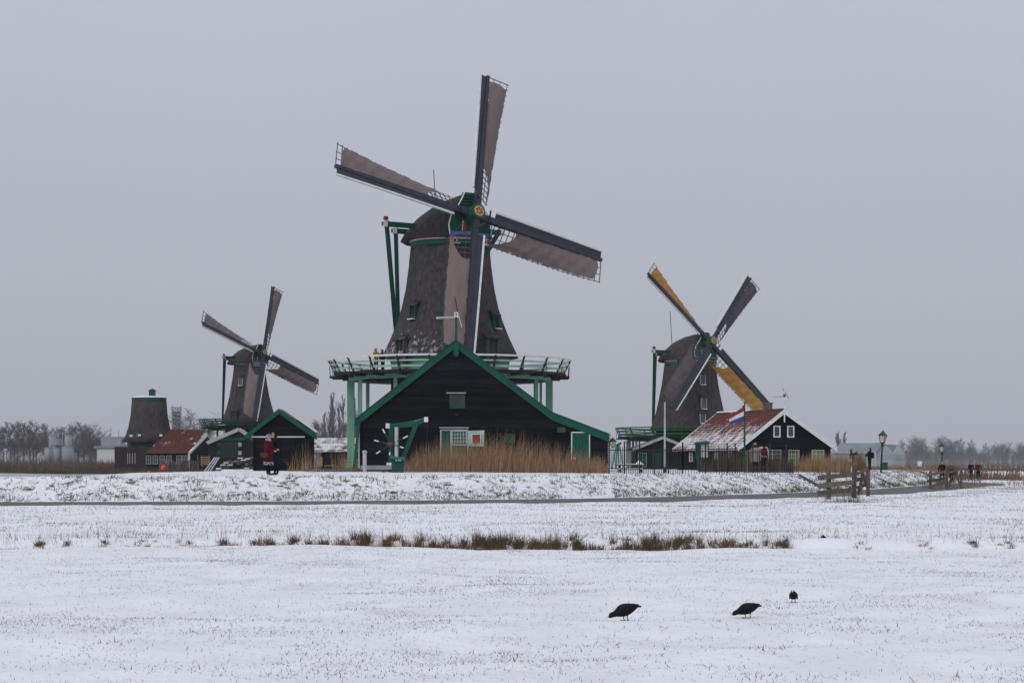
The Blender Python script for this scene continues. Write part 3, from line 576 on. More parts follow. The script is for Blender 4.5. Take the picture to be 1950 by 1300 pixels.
part('corner_trim', 'white', barn, lambda b: b.box(B(684, 845, 0.06), (0.06, 0.06, 2.9)))
part('plinth', 'grey_white', barn, lambda b: b.box(B(920, 887, 0.09), (13.4, 0.05, 0.05)))
window(barn, B(871, 763.5), 0.86, 0.8, X1, NY, 5, 4, 'green_dark', 'glass')
part('window_hood', 'grey_white', barn, lambda b: b.box(B(869, 748, 0.12), (1.15, 0.2, 0.05)))
dr = part('door', 'green', barn, lambda b: b.prism([B(840, 893, 0.06), B(858, 893, 0.06), B(858, 820, 0.06), B(840, 820, 0.06)], (0, -0.05, 0)))
part('door_frame', 'grey_white', dr, lambda b: [b.beam(B(x, 893, 0.12), B(x, 819, 0.12), 0.07, 0.08, NY) for x in (839.5, 859)] + [b.beam(B(838.5, 818.5, 0.12), B(892, 818.5, 0.12), 0.08, 0.07), b.beam(B(891, 893, 0.12), B(891, 820, 0.12), 0.06, 0.07, NY)])
part('door_leaf', 'green_dark', dr, lambda b: b.prism([B(860, 893, 0.06), B(890, 893, 0.06), B(890, 849, 0.06), B(860, 849, 0.06)], (0, -0.05, 0)))
part('door_hood', 'grey_white', barn, lambda b: b.box(B(865, 814, 0.14), (1.75, 0.24, 0.05)))
window(barn, B(874.5, 833.5, 0.03), 0.85, 0.83, X1, NY, 5, 4, 'mint_rail', 'glass', 0.06)
sh_ = part('shutter', 'mint_rail', barn, lambda b: b.prism([B(892, 849, 0.2), B(922, 850, 0.9), B(922, 819.5, 0.9), B(892, 820, 0.2)], (0.02, -0.05, 0)))
part('shutter_panel', 'red', sh_, lambda b: b.prism([B(900, 843, 0.48), B(915, 843, 0.82), B(915, 827, 0.82), B(900, 827, 0.48)], (0.02, -0.06, 0)))
part('shutter_panel_edge', 'white', sh_, lambda b: [b.beam(B(898.6, 844, 0.52), B(898.6, 826, 0.52), 0.05, 0.05), b.beam(B(916, 844, 0.9), B(916, 826, 0.9), 0.05, 0.05), b.beam(B(899, 826.5, 0.5), B(916, 826.5, 0.86), 0.05, 0.04)])
window(barn, B(972, 834), 0.42, 0.46, X1, NY, 2, 2, 'green', 'green_dark')
window(barn, B(1069, 818), 0.42, 0.24, X1, NY, 2, 1, 'green_dark', 'glass')
d2 = part('door', 'green', barn, lambda b: [b.prism([B(1090.5 + k * 6.2, 893, 0.05), B(1096.3 + k * 6.2, 893, 0.05), B(1096.3 + k * 6.2, 825, 0.05), B(1090.5 + k * 6.2, 825, 0.05)], (0, -0.05, 0)) for k in range(5)])
part('door_frame', 'white', d2, lambda b: [b.beam(B(x, 893, 0.11), B(x, 823, 0.11), 0.06, 0.08, NY) for x in (1088.5, 1122.5)] + [b.beam(B(1087.5, 823, 0.11), B(1123.5, 823, 0.11), 0.08, 0.06)])
part('latch', 'white', d2, lambda b: b.box(B(1094, 872, 0.13), (0.14, 0.06, 0.08)))
part('wall_lamp', 'iron', barn, lambda b: (b.box(B(870, 789, 0.15), (0.16, 0.2, 0.08)), b.beam(B(870, 789, 0.05), B(870, 791, 0.2), 0.05, 0.05)))
vane = thing('weather_vane', 'white weather vane on the peak of the big black barn', 'weather vane', B(869, 605, 0.24))
part('vane_board', 'grey_white', vane, lambda b: b.prism([B(831, 604, 0.26), B(831, 608, 0.26), B(868, 605.5, 0.26), B(868, 603, 0.26)], (0, -0.05, 0)))
part('pivot_frame', 'white', vane, lambda b: [b.box(B(869 + i, 600.5, 0.26), (0.06, 0.06, 0.34)) for i in (-3, 3)] + [b.box(B(869, y_, 0.26), (0.22, 0.07, 0.05)) for y_ in (596, 602, 605.5)])
part('pointer', 'iron', vane, lambda b: b.tube([B(866, 565, 0.2), B(872, 596, 0.2)], 0.03, 5))
part('pointer_tail', 'white', vane, lambda b: b.beam(B(874, 601, 0.3), B(879.5, 624, 0.3), 0.05, 0.03))
# wall lantern on the barn's right corner
def lantern_head(par, c, s, framem='iron'):
    c = Vector(c)
    part('lantern_glass', 'lamp_glass', par, lambda b: b.lathe([(0, 0.15 * s), (0.42 * s, 0.25 * s)], 4, c, None))
    part('lantern_cap', framem, par, lambda b: b.lathe([(0.42 * s, 0.33 * s), (0.46 * s, 0.33 * s), (0.66 * s, 0.10 * s), (0.70 * s, 0.05 * s), (0.78 * s, 0.03 * s)], 4, c))
    part('lantern_frame', framem, par, lambda b: [b.beam(c + Vector((0.155 * s * math.cos(t), 0.155 * s * math.sin(t), -0.01)), c + Vector((0.258 * s * math.cos(t), 0.258 * s * math.sin(t), 0.43 * s)), 0.035 * s, 0.035 * s) for t in (0, PI / 2, PI, 1.5 * PI)] + [b.lathe([(-0.06 * s, 0.10 * s), (0.005, 0.17 * s)], 4, c)])
wl = thing('wall_lantern', 'brown glass wall lantern hanging at the right corner of the big barn', 'lantern', B(1167, 845, 0.0))
part('bracket', 'green_dark', wl, lambda b: b.tube([B(1158, 832, 0), B(1163, 836, 0), B(1167, 836.5, 0)], 0.03, 5)); lantern_head(wl, B(1167, 850, 0), 0.72)
# --- small black shed by the water
YS = 126.0; Sd = lambda px, py, o=0.0: Vector((xat(px, YS), YS - o, zat(py, YS)))
shed = thing('boat_shed', 'small black wooden shed with green gable trim behind the standing couple', 'shed', (xat(537, YS), YS, 1.2))
sx = [xat(482, YS), xat(532, YS), xat(592, YS)]; sz = [zat(822, YS), zat(782, YS), zat(822, YS)]
def shed_out(z):
    return (sx[0] if z <= sz[0] else float(np.interp(z, [sz[0], sz[1]], [sx[0], sx[1]]))), (sx[2] if z <= sz[2] else float(np.interp(z, [sz[2], sz[1]], [sx[2], sx[1]])))
part('shed_body', 'tar', shed, lambda b: b.prism([(sx[0], YS + 0.03, 1.55)] + [(x, YS + 0.03, z - 0.03) for x, z in zip(sx, sz)] + [(sx[2], YS + 0.03, 1.55)], (0, 2.2, 0)))
siding(shed, shed_out, YS, zat(830, YS), sz[1] - 0.05, 0.21, org=Vector((0, YS, 0)))
for k in range(14):
    xa = sx[0] + (sx[2] - sx[0]) * k / 14; xb = sx[0] + (sx[2] - sx[0]) * (k + 1) / 14 - 0.012
    part('wall_plank', 'tar', shed, lambda b: b.prism([(xa, YS - 0.03, 1.5), (xb, YS - 0.03, 1.5), (xb, YS - 0.03, zat(832, YS)), (xa, YS - 0.03, zat(832, YS))], (0, rng.uniform(0.02, 0.05), 0)))
part('cross_rail', 'white', shed, lambda b: b.box(Sd(530, 831.5, 0.09), (3.35, 0.05, 0.07)))
for k, xx in enumerate((486, 540, 588)): part('pile', 'old_wood', shed, lambda b: b.box(Sd(xx, 899, -0.3 - (k % 2) * 2), (0.3, 0.3, 1.0)))
part('roof', 'tile_snowy', shed, lambda b: [b.prism([(xa, YS - 0.1, za), (xb, YS - 0.1, zb_), (xb, YS - 0.1, zb_ + 0.1), (xa, YS - 0.1, za + 0.1)], (0, 2.3, 0)) for (xa, za), (xb, zb_) in (((sx[0] - 0.4, sz[0] - 0.3), (sx[1], sz[1] + 0.02)), ((sx[1], sz[1] + 0.02), (sx[2] + 0.4, sz[2] - 0.26)))])
for pa, pb in (((466, 832), (532, 781)), ((532, 781), (604, 831))):
    a, b_ = Sd(*pa, 0.2), Sd(*pb, 0.2)
    part('verge_board', 'green', shed, lambda b: b.prism([a + Vector((0, 0, -0.22)), b_ + Vector((0, 0, -0.22)), b_ + Vector((0, 0, 0.1)), a + Vector((0, 0, 0.1))], (0, -0.06, 0)))
a, b_ = Sd(560, 797, 0.1), Sd(602, 827, 0.1); part('roof_snow', 'snow', shed, lambda b: b.prism([a + Vector((0, 0, 0.12)), b_ + Vector((0, 0, 0.12)), b_ + Vector((0, 0, 0.17)), a + Vector((0, 0, 0.14))], (0, 2.2, 0)))
# --- cottage on the right (gable turned to the right)
RC = Vector((19.0, 140.0, 0)); gx = Vector((0.951, 0.31, 0)); gb = Vector((-0.31, 0.951, 0)); gn = -gb
cot = thing('cottage', 'black boarded cottage with snowy red tiled roof and white gable trim', 'house', (19.0, 140.0, 1.45))
hl, hr, ze, zr = 3.25, 3.75, 3.2, 5.62
G = lambda u, z, o=0.0: RC + gx * u + Vector((0, 0, z)) + gn * o
Lc = 11.2
part('house_body', 'tar', cot, lambda b: b.prism([G(-hl, 1.3), G(-hl, ze - 0.03), G(0, zr - 0.05), G(hr, ze - 0.03), G(hr, 1.3)], gb * Lc))
siding(cot, lambda z: ((-hl if z <= ze else -hl * (zr - z) / (zr - ze)), (hr if z <= ze else hr * (zr - z) / (zr - ze))), 0, 1.45, zr - 0.06, 0.2, dirx=gx, org=RC.copy(), nrm=gn)
def tiled(root, e0, e1, r0, r1, m, rows, cols, amp=0.035, name='tiled_roof'):
    """pantiled slope: rows step down, each course waves"""
    b = MB(); rr = []
    nrm = (e1 - e0).cross(r0 - e0).normalized()
    if nrm.z < 0: nrm = -nrm
    for i in range(rows):
        for t in (0.0, 0.98):
            ti = (i + t) / rows; row = []
            for j in range(cols * 4 + 1):
                s = j / (cols * 4); p = (e0 * (1 - s) + e1 * s) * (1 - ti) + (r0 * (1 - s) + r1 * s) * ti
                row.append(p + nrm * (amp * (0.5 + 0.5 * math.cos(2 * PI * j / 4)) + (0.05 if t == 0 else 0.0)))
            rr.append(row)
    b.grid(rr); o = b.build(name, m, root); return kind(o, 'stuff')
part('roof', 'tile', cot, lambda b: [b.prism([G(ua, za, 0.25), G(ub, zb_, 0.25), G(ub, zb_ + 0.08, 0.25), G(ua, za + 0.08, 0.25)], gb * (Lc + 0.4)) for ua, za, ub, zb_ in ((-hl - 0.3, ze - 0.22, 0, zr), (0, zr, hr + 0.3, ze - 0.19))])
tiled(cot, G(-hl - 0.36, ze - 0.2, 0.22), G(-hl - 0.36, ze - 0.2, -Lc), G(0, zr + 0.1, 0.22), G(0, zr + 0.1, -Lc), 'tile_snowy', 15, 46)
part('ridge_tiles', 'tile', cot, lambda b: b.tube([G(0, zr + 0.12, 0.1), G(0, zr + 0.12, -Lc)], 0.12, 6))
part('ridge_snow', 'snow', cot, lambda b: b.tube([G(0, zr + 0.19, -5.5), G(0, zr + 0.20, -Lc)], 0.09, 6))
for ua, za, ub, zb_ in ((-hl - 0.36, ze - 0.27, 0, zr), (0, zr, hr + 0.36, ze - 0.24)):
    part('verge_board', 'white', cot, lambda b: b.prism([G(ua, za - 0.16, 0.3), G(ub, zb_ - 0.16, 0.3), G(ub, zb_ + 0.16, 0.3), G(ua, za + 0.16, 0.3)], gn * 0.05))
part('far_verge', 'white', cot, lambda b: b.prism([G(-hl - 0.4, ze - 0.3, -Lc), G(0, zr, -Lc), G(0, zr + 0.2, -Lc), G(-hl - 0.4, ze - 0.08, -Lc)], gb * 0.06))
part('gable_post', 'white', cot, lambda b: b.beam(G(0, zr - 0.75, 0.36), G(0, zr + 0.1, 0.36), 0.09, 0.06))
part('gutter', 'grey_white', cot, lambda b: b.tube([G(-hl - 0.36, ze - 0.26, 0.2), G(-hl - 0.36, ze - 0.26, -Lc)], 0.06, 5))
part('chimney', 'old_wood', cot, lambda b: (b.box(G(0.1, zr + 0.2, -2.6), (0.62, 0.62, 0.9)), b.box(G(0.1, zr + 0.66, -2.6), (0.7, 0.7, 0.1))))
part('flue', 'iron', cot, lambda b: b.tube([G(-0.15, zr, -6.2), G(-0.15, zr + 0.6, -6.2)], 0.06, 6))
for u in (-0.45, 0.62): window(cot, G(u, 4.22), 0.46, 0.74, gx, gn, 1, 1, 'white', 'glass', 0.07)
for u, w, g in ((-2.05, 0.95, 'glass'), (-0.62, 0.95, 'glass'), (0.85, 0.8, 'glass_green'), (2.75, 0.9, 'glass_green')):
    window(cot, G(u, 2.35), w, 1.15, gx, gn, 3, 4, 'grey_white', g, 0.04)
for k in range(4): window(cot, G(-hl, 2.45) + gb * (1.6 + k * 2.3), 0.42, 0.62, gb, -gx, 1, 2, 'white', 'glass', 0.05)
cv = thing('weather_vane', 'thin red and white weather vane on the peak of the red roofed cottage', 'weather vane', G(0, zr + 0.1, 0.3))
part('vane_pole', 'white', cv, lambda b: b.tube([G(0, zr + 0.1, 0.36), G(0, zr + 1.55, 0.36)], 0.03, 5))
part('vane_board', 'grey_white', cv, lambda b: b.beam(G(-0.85, zr + 1.0, 0.36), G(-0.03, zr + 1.04, 0.36), 0.05, 0.09))
part('pivot', 'red', cv, lambda b: b.box(G(0, zr + 1.12, 0.36), (0.16, 0.1, 0.2)))
part('pointer', 'iron', cv, lambda b: b.tube([G(-0.16, zr + 1.62, 0.36), G(0.35, zr + 0.9, 0.36)], 0.018, 4))
# --- annex beneath the right mill's gallery
def simple_house(name, label, loc, w, d, he, hr_, rz, wallm, roofm, trim, cat='house', boards=True, snow=False, ridge='y', wins=(), group=None):
    """gabled house: gable in its own x-z plane, ridge running back along its own y"""
    root = thing(name, label, cat, (0, 0, 0), group)
    part('wall', wallm, root, lambda b: b.prism([(-w / 2, 0, -0.4), (-w / 2, 0, he), (0, 0, hr_ - 0.04), (w / 2, 0, he), (w / 2, 0, -0.4)], (0, d, 0)))
    for s in (-1, 1):
        part('roof', roofm, root, lambda b: b.prism([(s * (w / 2 + 0.3), -0.25, he - 0.3 * (hr_ - he) / (w / 2)), (0, -0.25, hr_), (0, -0.25, hr_ + 0.12), (s * (w / 2 + 0.3), -0.25, he + 0.12 - 0.3 * (hr_ - he) / (w / 2))], (0, d + 0.5, 0)))
        part('verge_board', trim, root, lambda b: b.prism([(s * (w / 2 + 0.34), -0.3, he - 0.2 - 0.3 * (hr_ - he) / (w / 2)), (0, -0.3, hr_ - 0.16), (0, -0.3, hr_ + 0.14), (s * (w / 2 + 0.34), -0.3, he + 0.14 - 0.34 * (hr_ - he) / (w / 2))], (0, -0.06, 0)))
    for x, z, ww, hh_, fm, g in wins: window(root, Vector((x, -0.01, z)), ww, hh_, X1, NY, 2, 2, fm, g, 0.08)
    root.location = loc; root.rotation_euler = (0, 0, rz); return root
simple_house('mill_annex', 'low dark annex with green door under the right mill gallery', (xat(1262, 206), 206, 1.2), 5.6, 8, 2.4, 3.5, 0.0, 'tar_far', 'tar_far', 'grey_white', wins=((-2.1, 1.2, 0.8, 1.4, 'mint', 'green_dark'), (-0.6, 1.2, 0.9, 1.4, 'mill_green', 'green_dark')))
# --- left background: red roofed cottage, open boat house, mill stump, low lumber shed
lc = thing('waterside_cottage', 'long low cottage with red tiled roof beside the sailless mill', 'house', (xat(335, 268), 268, 1.1))
YL = 268.0; q = lambda px, py, o=0.0: Vector((xat(px, YL + o), YL + o, zat(py, YL + o)))
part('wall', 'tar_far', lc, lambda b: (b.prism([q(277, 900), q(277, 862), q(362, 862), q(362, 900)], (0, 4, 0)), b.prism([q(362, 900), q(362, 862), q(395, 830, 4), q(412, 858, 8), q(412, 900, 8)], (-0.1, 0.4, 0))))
tiled(lc, q(275, 864, -0.4), q(361, 863, -0.4), q(327, 817, 4), q(393, 818, 4), 'tile', 12, 30, 0.05)
part('verge_board', 'white', lc, lambda b: b.beam(q(361, 862, -0.5), q(394, 828, 4), 0.25, 0.3))
part('corner_post', 'white', lc, lambda b: b.box(q(360, 881, -0.4), (0.25, 0.2, 2.6)))
part('chimney', 'brown_wood', lc, lambda b: b.beam(q(349, 828, 3.0), q(355, 819, 3.6), 0.5, 0.3))
for px in (283, 296, 309, 322, 341, 352): window(lc, q(px, 875, 0), 0.62, 1.1, X1, NY, 2, 2, 'grey_white', 'glass', 0.07)
window(lc, q(371, 875, 2), 0.8, 1.2, X1, NY, 1, 1, 'mint_rail', 'glass', 0.08)
bh = thing('open_boathouse', 'dark open shed with pale gable boards under the left mill', 'shed', (xat(430, 255), 255, 1.1))
YH = 255.0; q2 = lambda px, py, o=0.0: Vector((xat(px, YH + o), YH + o, zat(py, YH + o)))
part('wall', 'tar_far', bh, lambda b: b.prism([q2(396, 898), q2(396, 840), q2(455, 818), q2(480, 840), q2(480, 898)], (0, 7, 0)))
for pa, pb in (((394, 843), (455, 817)), ((455, 817), (474, 829))): part('verge_board', 'grey_white', bh, lambda b: b.beam(q2(*pa, -0.3), q2(*pb, -0.3), 0.2, 0.45))
part('doorway', 'iron', bh, lambda b: b.prism([q2(420, 872, -0.05), q2(455, 872, -0.05), q2(455, 840, -0.05), q2(420, 840, -0.05)], (0, -0.05, 0)))
for px, py in ((417, 846), (417, 861), (457, 846), (457, 862)): part('shutter', 'mint_rail' if px > 430 else 'green_dark', bh, lambda b: b.box(q2(px, py, -0.1), (0.4, 0.1, 0.5)))
part('lintel', 'green_dark', bh, lambda b: b.beam(q2(412, 836, -0.15), q2(466, 836, -0.15), 0.1, 0.3))
st = thing('mill_stump', 'thatched mill tower without sails or cap at the water', 'mill tower', (xat(284, 290), 290, 1.1))
YT = 290.0; k_ = YT / F; cst = Vector((xat(284, YT), YT, 0))
part('thatched_tower', 'thatch_far', st, lambda b: b.lathe([(zat(842, YT), 52 * k_), (zat(830, YT), 44 * k_), (zat(812, YT), 38.5 * k_), (zat(790, YT), 34.5 * k_), (zat(760, YT), 32 * k_)], 48, cst, lambda t: 1 + 0.02 * math.cos(8 * t)), True)
part('green_rim', 'green_dark', st, lambda b: b.lathe([(zat(763, YT), 33 * k_), (zat(757, YT), 32.5 * k_)], 48, cst))
part('snow_cover', 'snow', st, lambda b: b.lathe([(zat(757, YT), 31 * k_), (zat(754.5, YT), 28 * k_)], 48, cst))
part('cap_hut', 'green_dark', st, lambda b: (b.box(cst + Vector((6 * k_, 0, zat(748, YT))), (11 * k_, 11 * k_, 12 * k_)), b.lathe([(zat(744, YT), 9.5 * k_), (zat(740, YT), 1.2 * k_), (zat(739, YT), 0.8 * k_)], 4, cst + Vector((6 * k_, 0, 0)))))
part('green_base', 'green_dark', st, lambda b: b.lathe([(1.0, 42 * k_), (zat(840, YT), 42 * k_)], 8, cst))
part('base_wall', 'dark_wood', st, lambda b: b.box(Vector((xat(268, YT), YT - 4, zat(873, YT))), (66 * k_, 5, 44 * k_)))
part('wall_slats', 'grey_white', st, lambda b: [b.box(Vector((xat(px, YT - 6.6), YT - 6.55, zat(873, YT))), (0.09, 0.06, 1.5)) for px in (243, 247, 252, 257)])
for px, py in ((257, 824), (274, 823), (313, 823)):
    part('tower_window', 'green_dark', st, lambda b: b.box(Vector((xat(px, YT), YT - math.sqrt(max(0.1, (43 * k_) ** 2 - ((px - 284) * k_) ** 2)) - 0.05, zat(py, YT))), (0.45, 0.3, 0.7)))
    part('window_snow', 'snow', st, lambda b: b.box(Vector((xat(px, YT), YT - math.sqrt(max(0.1, (44 * k_) ** 2 - ((px - 284) * k_) ** 2)) - 0.2, zat(py + 6, YT))), (0.4, 0.3, 0.3)))
YK = 165.0; ls = thing('lumber_shed', 'low lumber shed with snowy tiled roof left of the gallery post', 'shed', (xat(645, YK), YK, 1.2))
q3 = lambda px, py, o=0.0: Vector((xat(px, YK + o), YK + o, zat(py, YK + o)))
part('wall', 'tar_far', ls, lambda b: b.prism([q3(612, 898), q3(720, 898), q3(720, 858), q3(612, 858)], (0, 5, 0)))
tiled(ls, q3(594, 862, -0.5), q3(730, 860, -0.5), q3(594, 834, 2.5), q3(730, 834, 2.5), 'tile_shed', 8, 28, 0.05)
part('gable', 'grey_white', ls, lambda b: b.prism([q3(594, 864), q3(606, 862), q3(600, 838, 2)], (0, 0.3, 0)))
part('lumber_board', 'new_wood', ls, lambda b: (b.box(q3(610, 878, -1.5), (0.35, 0.3, 0.75)), b.box(q3(628, 886, -1.5), (0.8, 0.4, 0.08))))
for k in range(7): tag(part('stacked_board', 'new_wood' if k % 2 else 'brown_wood', None, lambda b: b.box(q3(676, 892 - k * 3.1, -3 + 0.1 * k), (1.5 + 0.1 * (k % 3), 0.9, 0.11))), 'sawn board lying in the low stack beside the big barn', 'board', 'stacked boards beside the barn')
# far right warehouse
YW = 330.0; q4 = lambda px, py, o=0.0: Vector((xat(px, YW + o), YW + o, zat(py, YW + o)))
wh = thing('grey_warehouse', 'pale grey metal warehouse with two gables beyond the cottage', 'warehouse', (xat(1655, YW), YW, 0.4))
part('wall', 'shed_wall', wh, lambda b: b.prism([q4(1586, 888, 10), q4(1667, 888), q4(1667, 859), q4(1586, 859, 10)], (0.4, 6, 0)))
for x0, xm, x1, yt in ((1667, 1685, 1702, 845), (1702, 1711, 1723, 848)):
    part('gable_wall', 'shed_wall', wh, lambda b: b.prism([q4(x0, 888), q4(x1, 888), q4(x1, 862), q4(xm, yt), q4(x0, 862)], (-0.2, 0.4, 0)))
part('roof', 'metal_roof', wh, lambda b: (b.prism([q4(1584, 861, 10), q4(1668, 860, -0.4), q4(1685, 844, -0.4), q4(1600, 845, 12)], (0, 0.1, 0.12)), b.prism([q4(1686, 846, 0.5), q4(1702, 862, 0.5), q4(1711, 848, 0.5), q4(1700, 846, 12)], (0, 0.1, 0.05))))
part('gutter', 'grey_white', wh, lambda b: (b.beam(q4(1584, 861, 9.8), q4(1667, 861, -0.5), 0.2, 0.2), b.beam(q4(1667, 861, -0.5), q4(1667, 888, -0.5), 0.15, 0.15)))
part('wall_band', 'metal_roof', wh, lambda b: (b.beam(q4(1668, 867, -0.5), q4(1722, 867, -0.5), 0.08, 0.12), b.box(q4(1711, 869, -0.6), (1.6, 0.1, 0.5))))
tag(part('white_box', 'white', None, lambda b: (b.box(at(1751, 883, 400), (0.85, 0.5, 0.9)), b.box(at(1751, 883, 400) + Vector((0, 0, 0.5)), (0.95, 0.6, 0.1)))), 'small white cabinet standing in the far reeds', 'cabinet')
# far left factory: silos, white hall, scaffold tower
for px, y0, y1, w in ((91, 853, 880, 13), (108, 853, 880, 13), (128, 851, 880, 21), (100, 829, 850, 14), (130, 829, 852, 14)):
    Yf = 640 if y1 > 860 else 660; k2 = Yf / F
    so = thing('steel_silo', 'pale steel silo at the factory, ' + {91: 'leftmost of the lower row', 108: 'middle of the lower row', 128: 'widest of the lower row', 100: 'left of the upper pair', 130: 'right of the upper pair'}[px], 'silo', (xat(px, Yf), Yf, 1), 'factory silos')
    part('tank', 'steel', so, lambda b: b.lathe([(0.9, w * k2 / 2), (zat(y0 + 2, Yf), w * k2 / 2), (zat(y0, Yf), w * k2 * 0.3)], 20, (xat(px, Yf), Yf, 0)), True)
    part('railing', 'steel', so, lambda b: b.lathe([(zat(y0 + 1, Yf), w * k2 / 2 + 0.05), (zat(y0 - 1.5, Yf), w * k2 / 2 + 0.05)], 12, (xat(px, Yf), Yf, 0), None, False))
pf = thing('silo_gantry', 'pale steel gantry between the factory silos', 'gantry', (xat(112, 650), 650, 1))
part('cabin', 'steel', pf, lambda b: b.box(at(109, 840, 650), (3.0, 2.5, 1.8))); part('platform', 'steel', pf, lambda b: (b.box(at(118, 846, 648), (7.5, 3, 0.2)), [b.box(at(px, 866, 648), (0.25, 0.25, 7.0)) for px in (98, 118, 140)], [b.tube([at(px, 846, 648), at(px, 822, 648)], 0.18, 6) for px in (112, 119)]))
hb = thing('white_hall', 'white factory hall with flat roof behind the bare trees at left', 'building', (xat(212, 560), 560, 1))
part('wall', 'white', hb, lambda b: b.box(at(212, 867, 560), (6.4, 8, 4.4))); part('roof_edge', 'steel', hb, lambda b: b.box(at(212, 851, 560), (8.0, 9, 0.5))); part('upper_storey', 'steel', hb, lambda b: b.box(at(215, 840, 566), (5.5, 6, 2.6))); part('mast', 'steel', hb, lambda b: [b.tube([at(px, 836, 566), at(px, yt, 566)], 0.1, 5) for px, yt in ((211, 814), (226, 820))])
tw_ = thing('scaffold_tower', 'grey scaffolded tower right of the sailless mill', 'tower', (xat(336, 520), 520, 1))
part('mast', 'steel', tw_, lambda b: [b.tube([at(px, 885, 520 + dy), at(px, 772, 520 + dy)], 0.12, 5) for px in (328, 344) for dy in (0, 2)])
for yy in (776, 780, 788, 796, 804, 812): part('platform', 'steel', tw_, lambda b: (b.box(at(336, yy, 521), (2.6, 2.2, 0.25)), b.beam(at(328, yy + 7, 520), at(344, yy, 520), 0.12, 0.12)))
part('core', 'steel', tw_, lambda b: b.box(at(336, 830, 522), (1.9, 1.5, 13)))

# ------------------------------------------------------------------ vegetation
def bare_tree_mesh(seed, kindt):
    r = random.Random(seed); tr = MB(); cr = MB()
    def branch(b, p, d, ln, rad, lev):
        nseg = 4 if lev == 0 else (2 if lev < 3 else 1); pts = [p]; q = p.copy(); dd = d.copy(); wob = 0.05 if lev == 0 else 0.16
        for i in range(nseg):
            dd = (dd + Vector((r.uniform(-wob, wob), r.uniform(-wob, wob), r.uniform(0.0, 0.16)))).normalized(); q = q + dd * ln / nseg; pts.append(q.copy())
        b.tube(pts, [max(0.0012, rad * (1 - 0.62 * i / nseg)) for i in range(nseg + 1)], 5 if lev < 1 else 3, False)
        if lev >= 4: return
        nc = {0: 15, 1: 7, 2: 5, 3: 3}[lev]
        for k in range(nc):
            t = ((k + r.random()) / nc) * 0.86 + 0.14 if lev == 0 else r.uniform(0.2, 1.0)
            i = min(int(t * nseg), nseg - 1); s = pts[i].lerp(pts[i + 1], t * nseg - i)
            spread = {'poplar': 0.42, 'round': 0.95, 'alder': 0.7}[kindt]; az = r.uniform(0, 2 * PI)
            nd = (dd * (1.0 if kindt == 'poplar' else 0.7) + Vector((math.cos(az), math.sin(az), r.uniform(0.0, 0.45))) * spread).normalized()
            if lev == 0:
                l2 = {'poplar': 0.22, 'round': 0.40, 'alder': 0.30}[kindt] * r.uniform(0.75, 1.2) * ({'poplar': 1.15 - 0.75 * t, 'round': 1.1 - 0.35 * t, 'alder': 1.2 - 0.75 * t}[kindt])
            else: l2 = ln * r.uniform(0.42, 0.66)
            branch(cr, s, nd, l2, rad * (0.36 if lev == 0 else 0.5), lev + 1)
    branch(tr, Vector((0, 0, 0)), Vector((0, 0, 1)), {'poplar': 0.90, 'round': 0.66, 'alder': 0.80}[kindt], 0.017, 0)
    zs = max(v[2] for v in cr.v); k = 1.0 / zs
    for m_ in (tr, cr): m_.v = [(x * k, y * k, z * k) for x, y, z in m_.v]
    return tr, cr
protos = {}
for kt in ('poplar', 'round', 'alder'):
    for sd in (1, 2, 3):
        tr, cr = bare_tree_mesh(sd * 13 + len(kt), kt)
        rt = local('bare_tree', 'x', 'tree'); a = tr.build('trunk', 'bark', rt, fix=False); c = cr.build('crown', 'bark', rt, fix=False); protos[kt, sd] = rt
used_p = set()
def tree(px, top, Y, kt, label, group, wide=1.0, base=None):
    sd = random.randint(1, 3); src = protos[kt, sd]
    if (kt, sd) in used_p: o = copy_tree(src)
    else: o = src; used_p.add((kt, sd))
    zb = base if base is not None else 0.5
    h = zat(top, Y) - zb; o.location = (xat(px, Y), Y, zb); o.scale = (h * wide, h * wide, h * 1.02); o.rotation_euler = (0, 0, random.uniform(0, 6.28)); tag(o, label, 'tree', group); return o
gL = 'bare trees along the far left shore'
names_l = [(8, 812, 'alder'), (20, 803, 'alder'), (33, 800, 'alder'), (46, 806, 'poplar'), (57, 799, 'alder'), (70, 808, 'alder'), (84, 806, 'alder'), (99, 810, 'round'), (117, 812, 'alder'), (134, 806, 'alder'), (148, 803, 'round'), (160, 801, 'alder'), (172, 803, 'round'), (182, 812, 'round'), (-12, 806, 'alder'), (64, 826, 'round'), (92, 828, 'round'), (150, 830, 'round'), (28, 826, 'round'), (170, 834, 'round'), (206, 832, 'round'), (192, 838, 'round'), (228, 838, 'round')]
for i, (px, tp, kt) in enumerate(names_l): tree(px, tp, 690 + (i % 4) * 22, kt, 'bare winter tree in the hazy row behind the factory silos', gL, 1.1, 0.9)
tree(372, 778, 420, 'round', 'bare spreading tree behind the red roofed waterside cottage', None, 1.3, 0.9)
gP = 'bare poplars behind the lumber shed'; gpi = 0; ORDN = 'first second third fourth fifth sixth seventh eighth ninth tenth eleventh twelfth thirteenth'.split()
for px, tp, kt in sorted(((601, 803, 'alder'), (610, 797, 'alder'), (617, 785, 'poplar'), (634, 748, 'poplar'), (626, 772, 'poplar'), (652, 752, 'poplar'), (645, 772, 'poplar'), (675, 757, 'poplar'), (668, 775, 'poplar'), (606, 812, 'round'), (640, 806, 'alder'), (660, 806, 'alder'), (684, 800, 'alder'))):
    tree(px, tp, 400 + random.uniform(-15, 15), kt, 'bare tree in the tall poplar row behind the lumber shed, ' + ORDN[gpi] + ' from the left', gP, 0.62 if kt == 'poplar' else 0.9, 0.7); gpi += 1
gR = 'bare trees on the hazy right horizon'
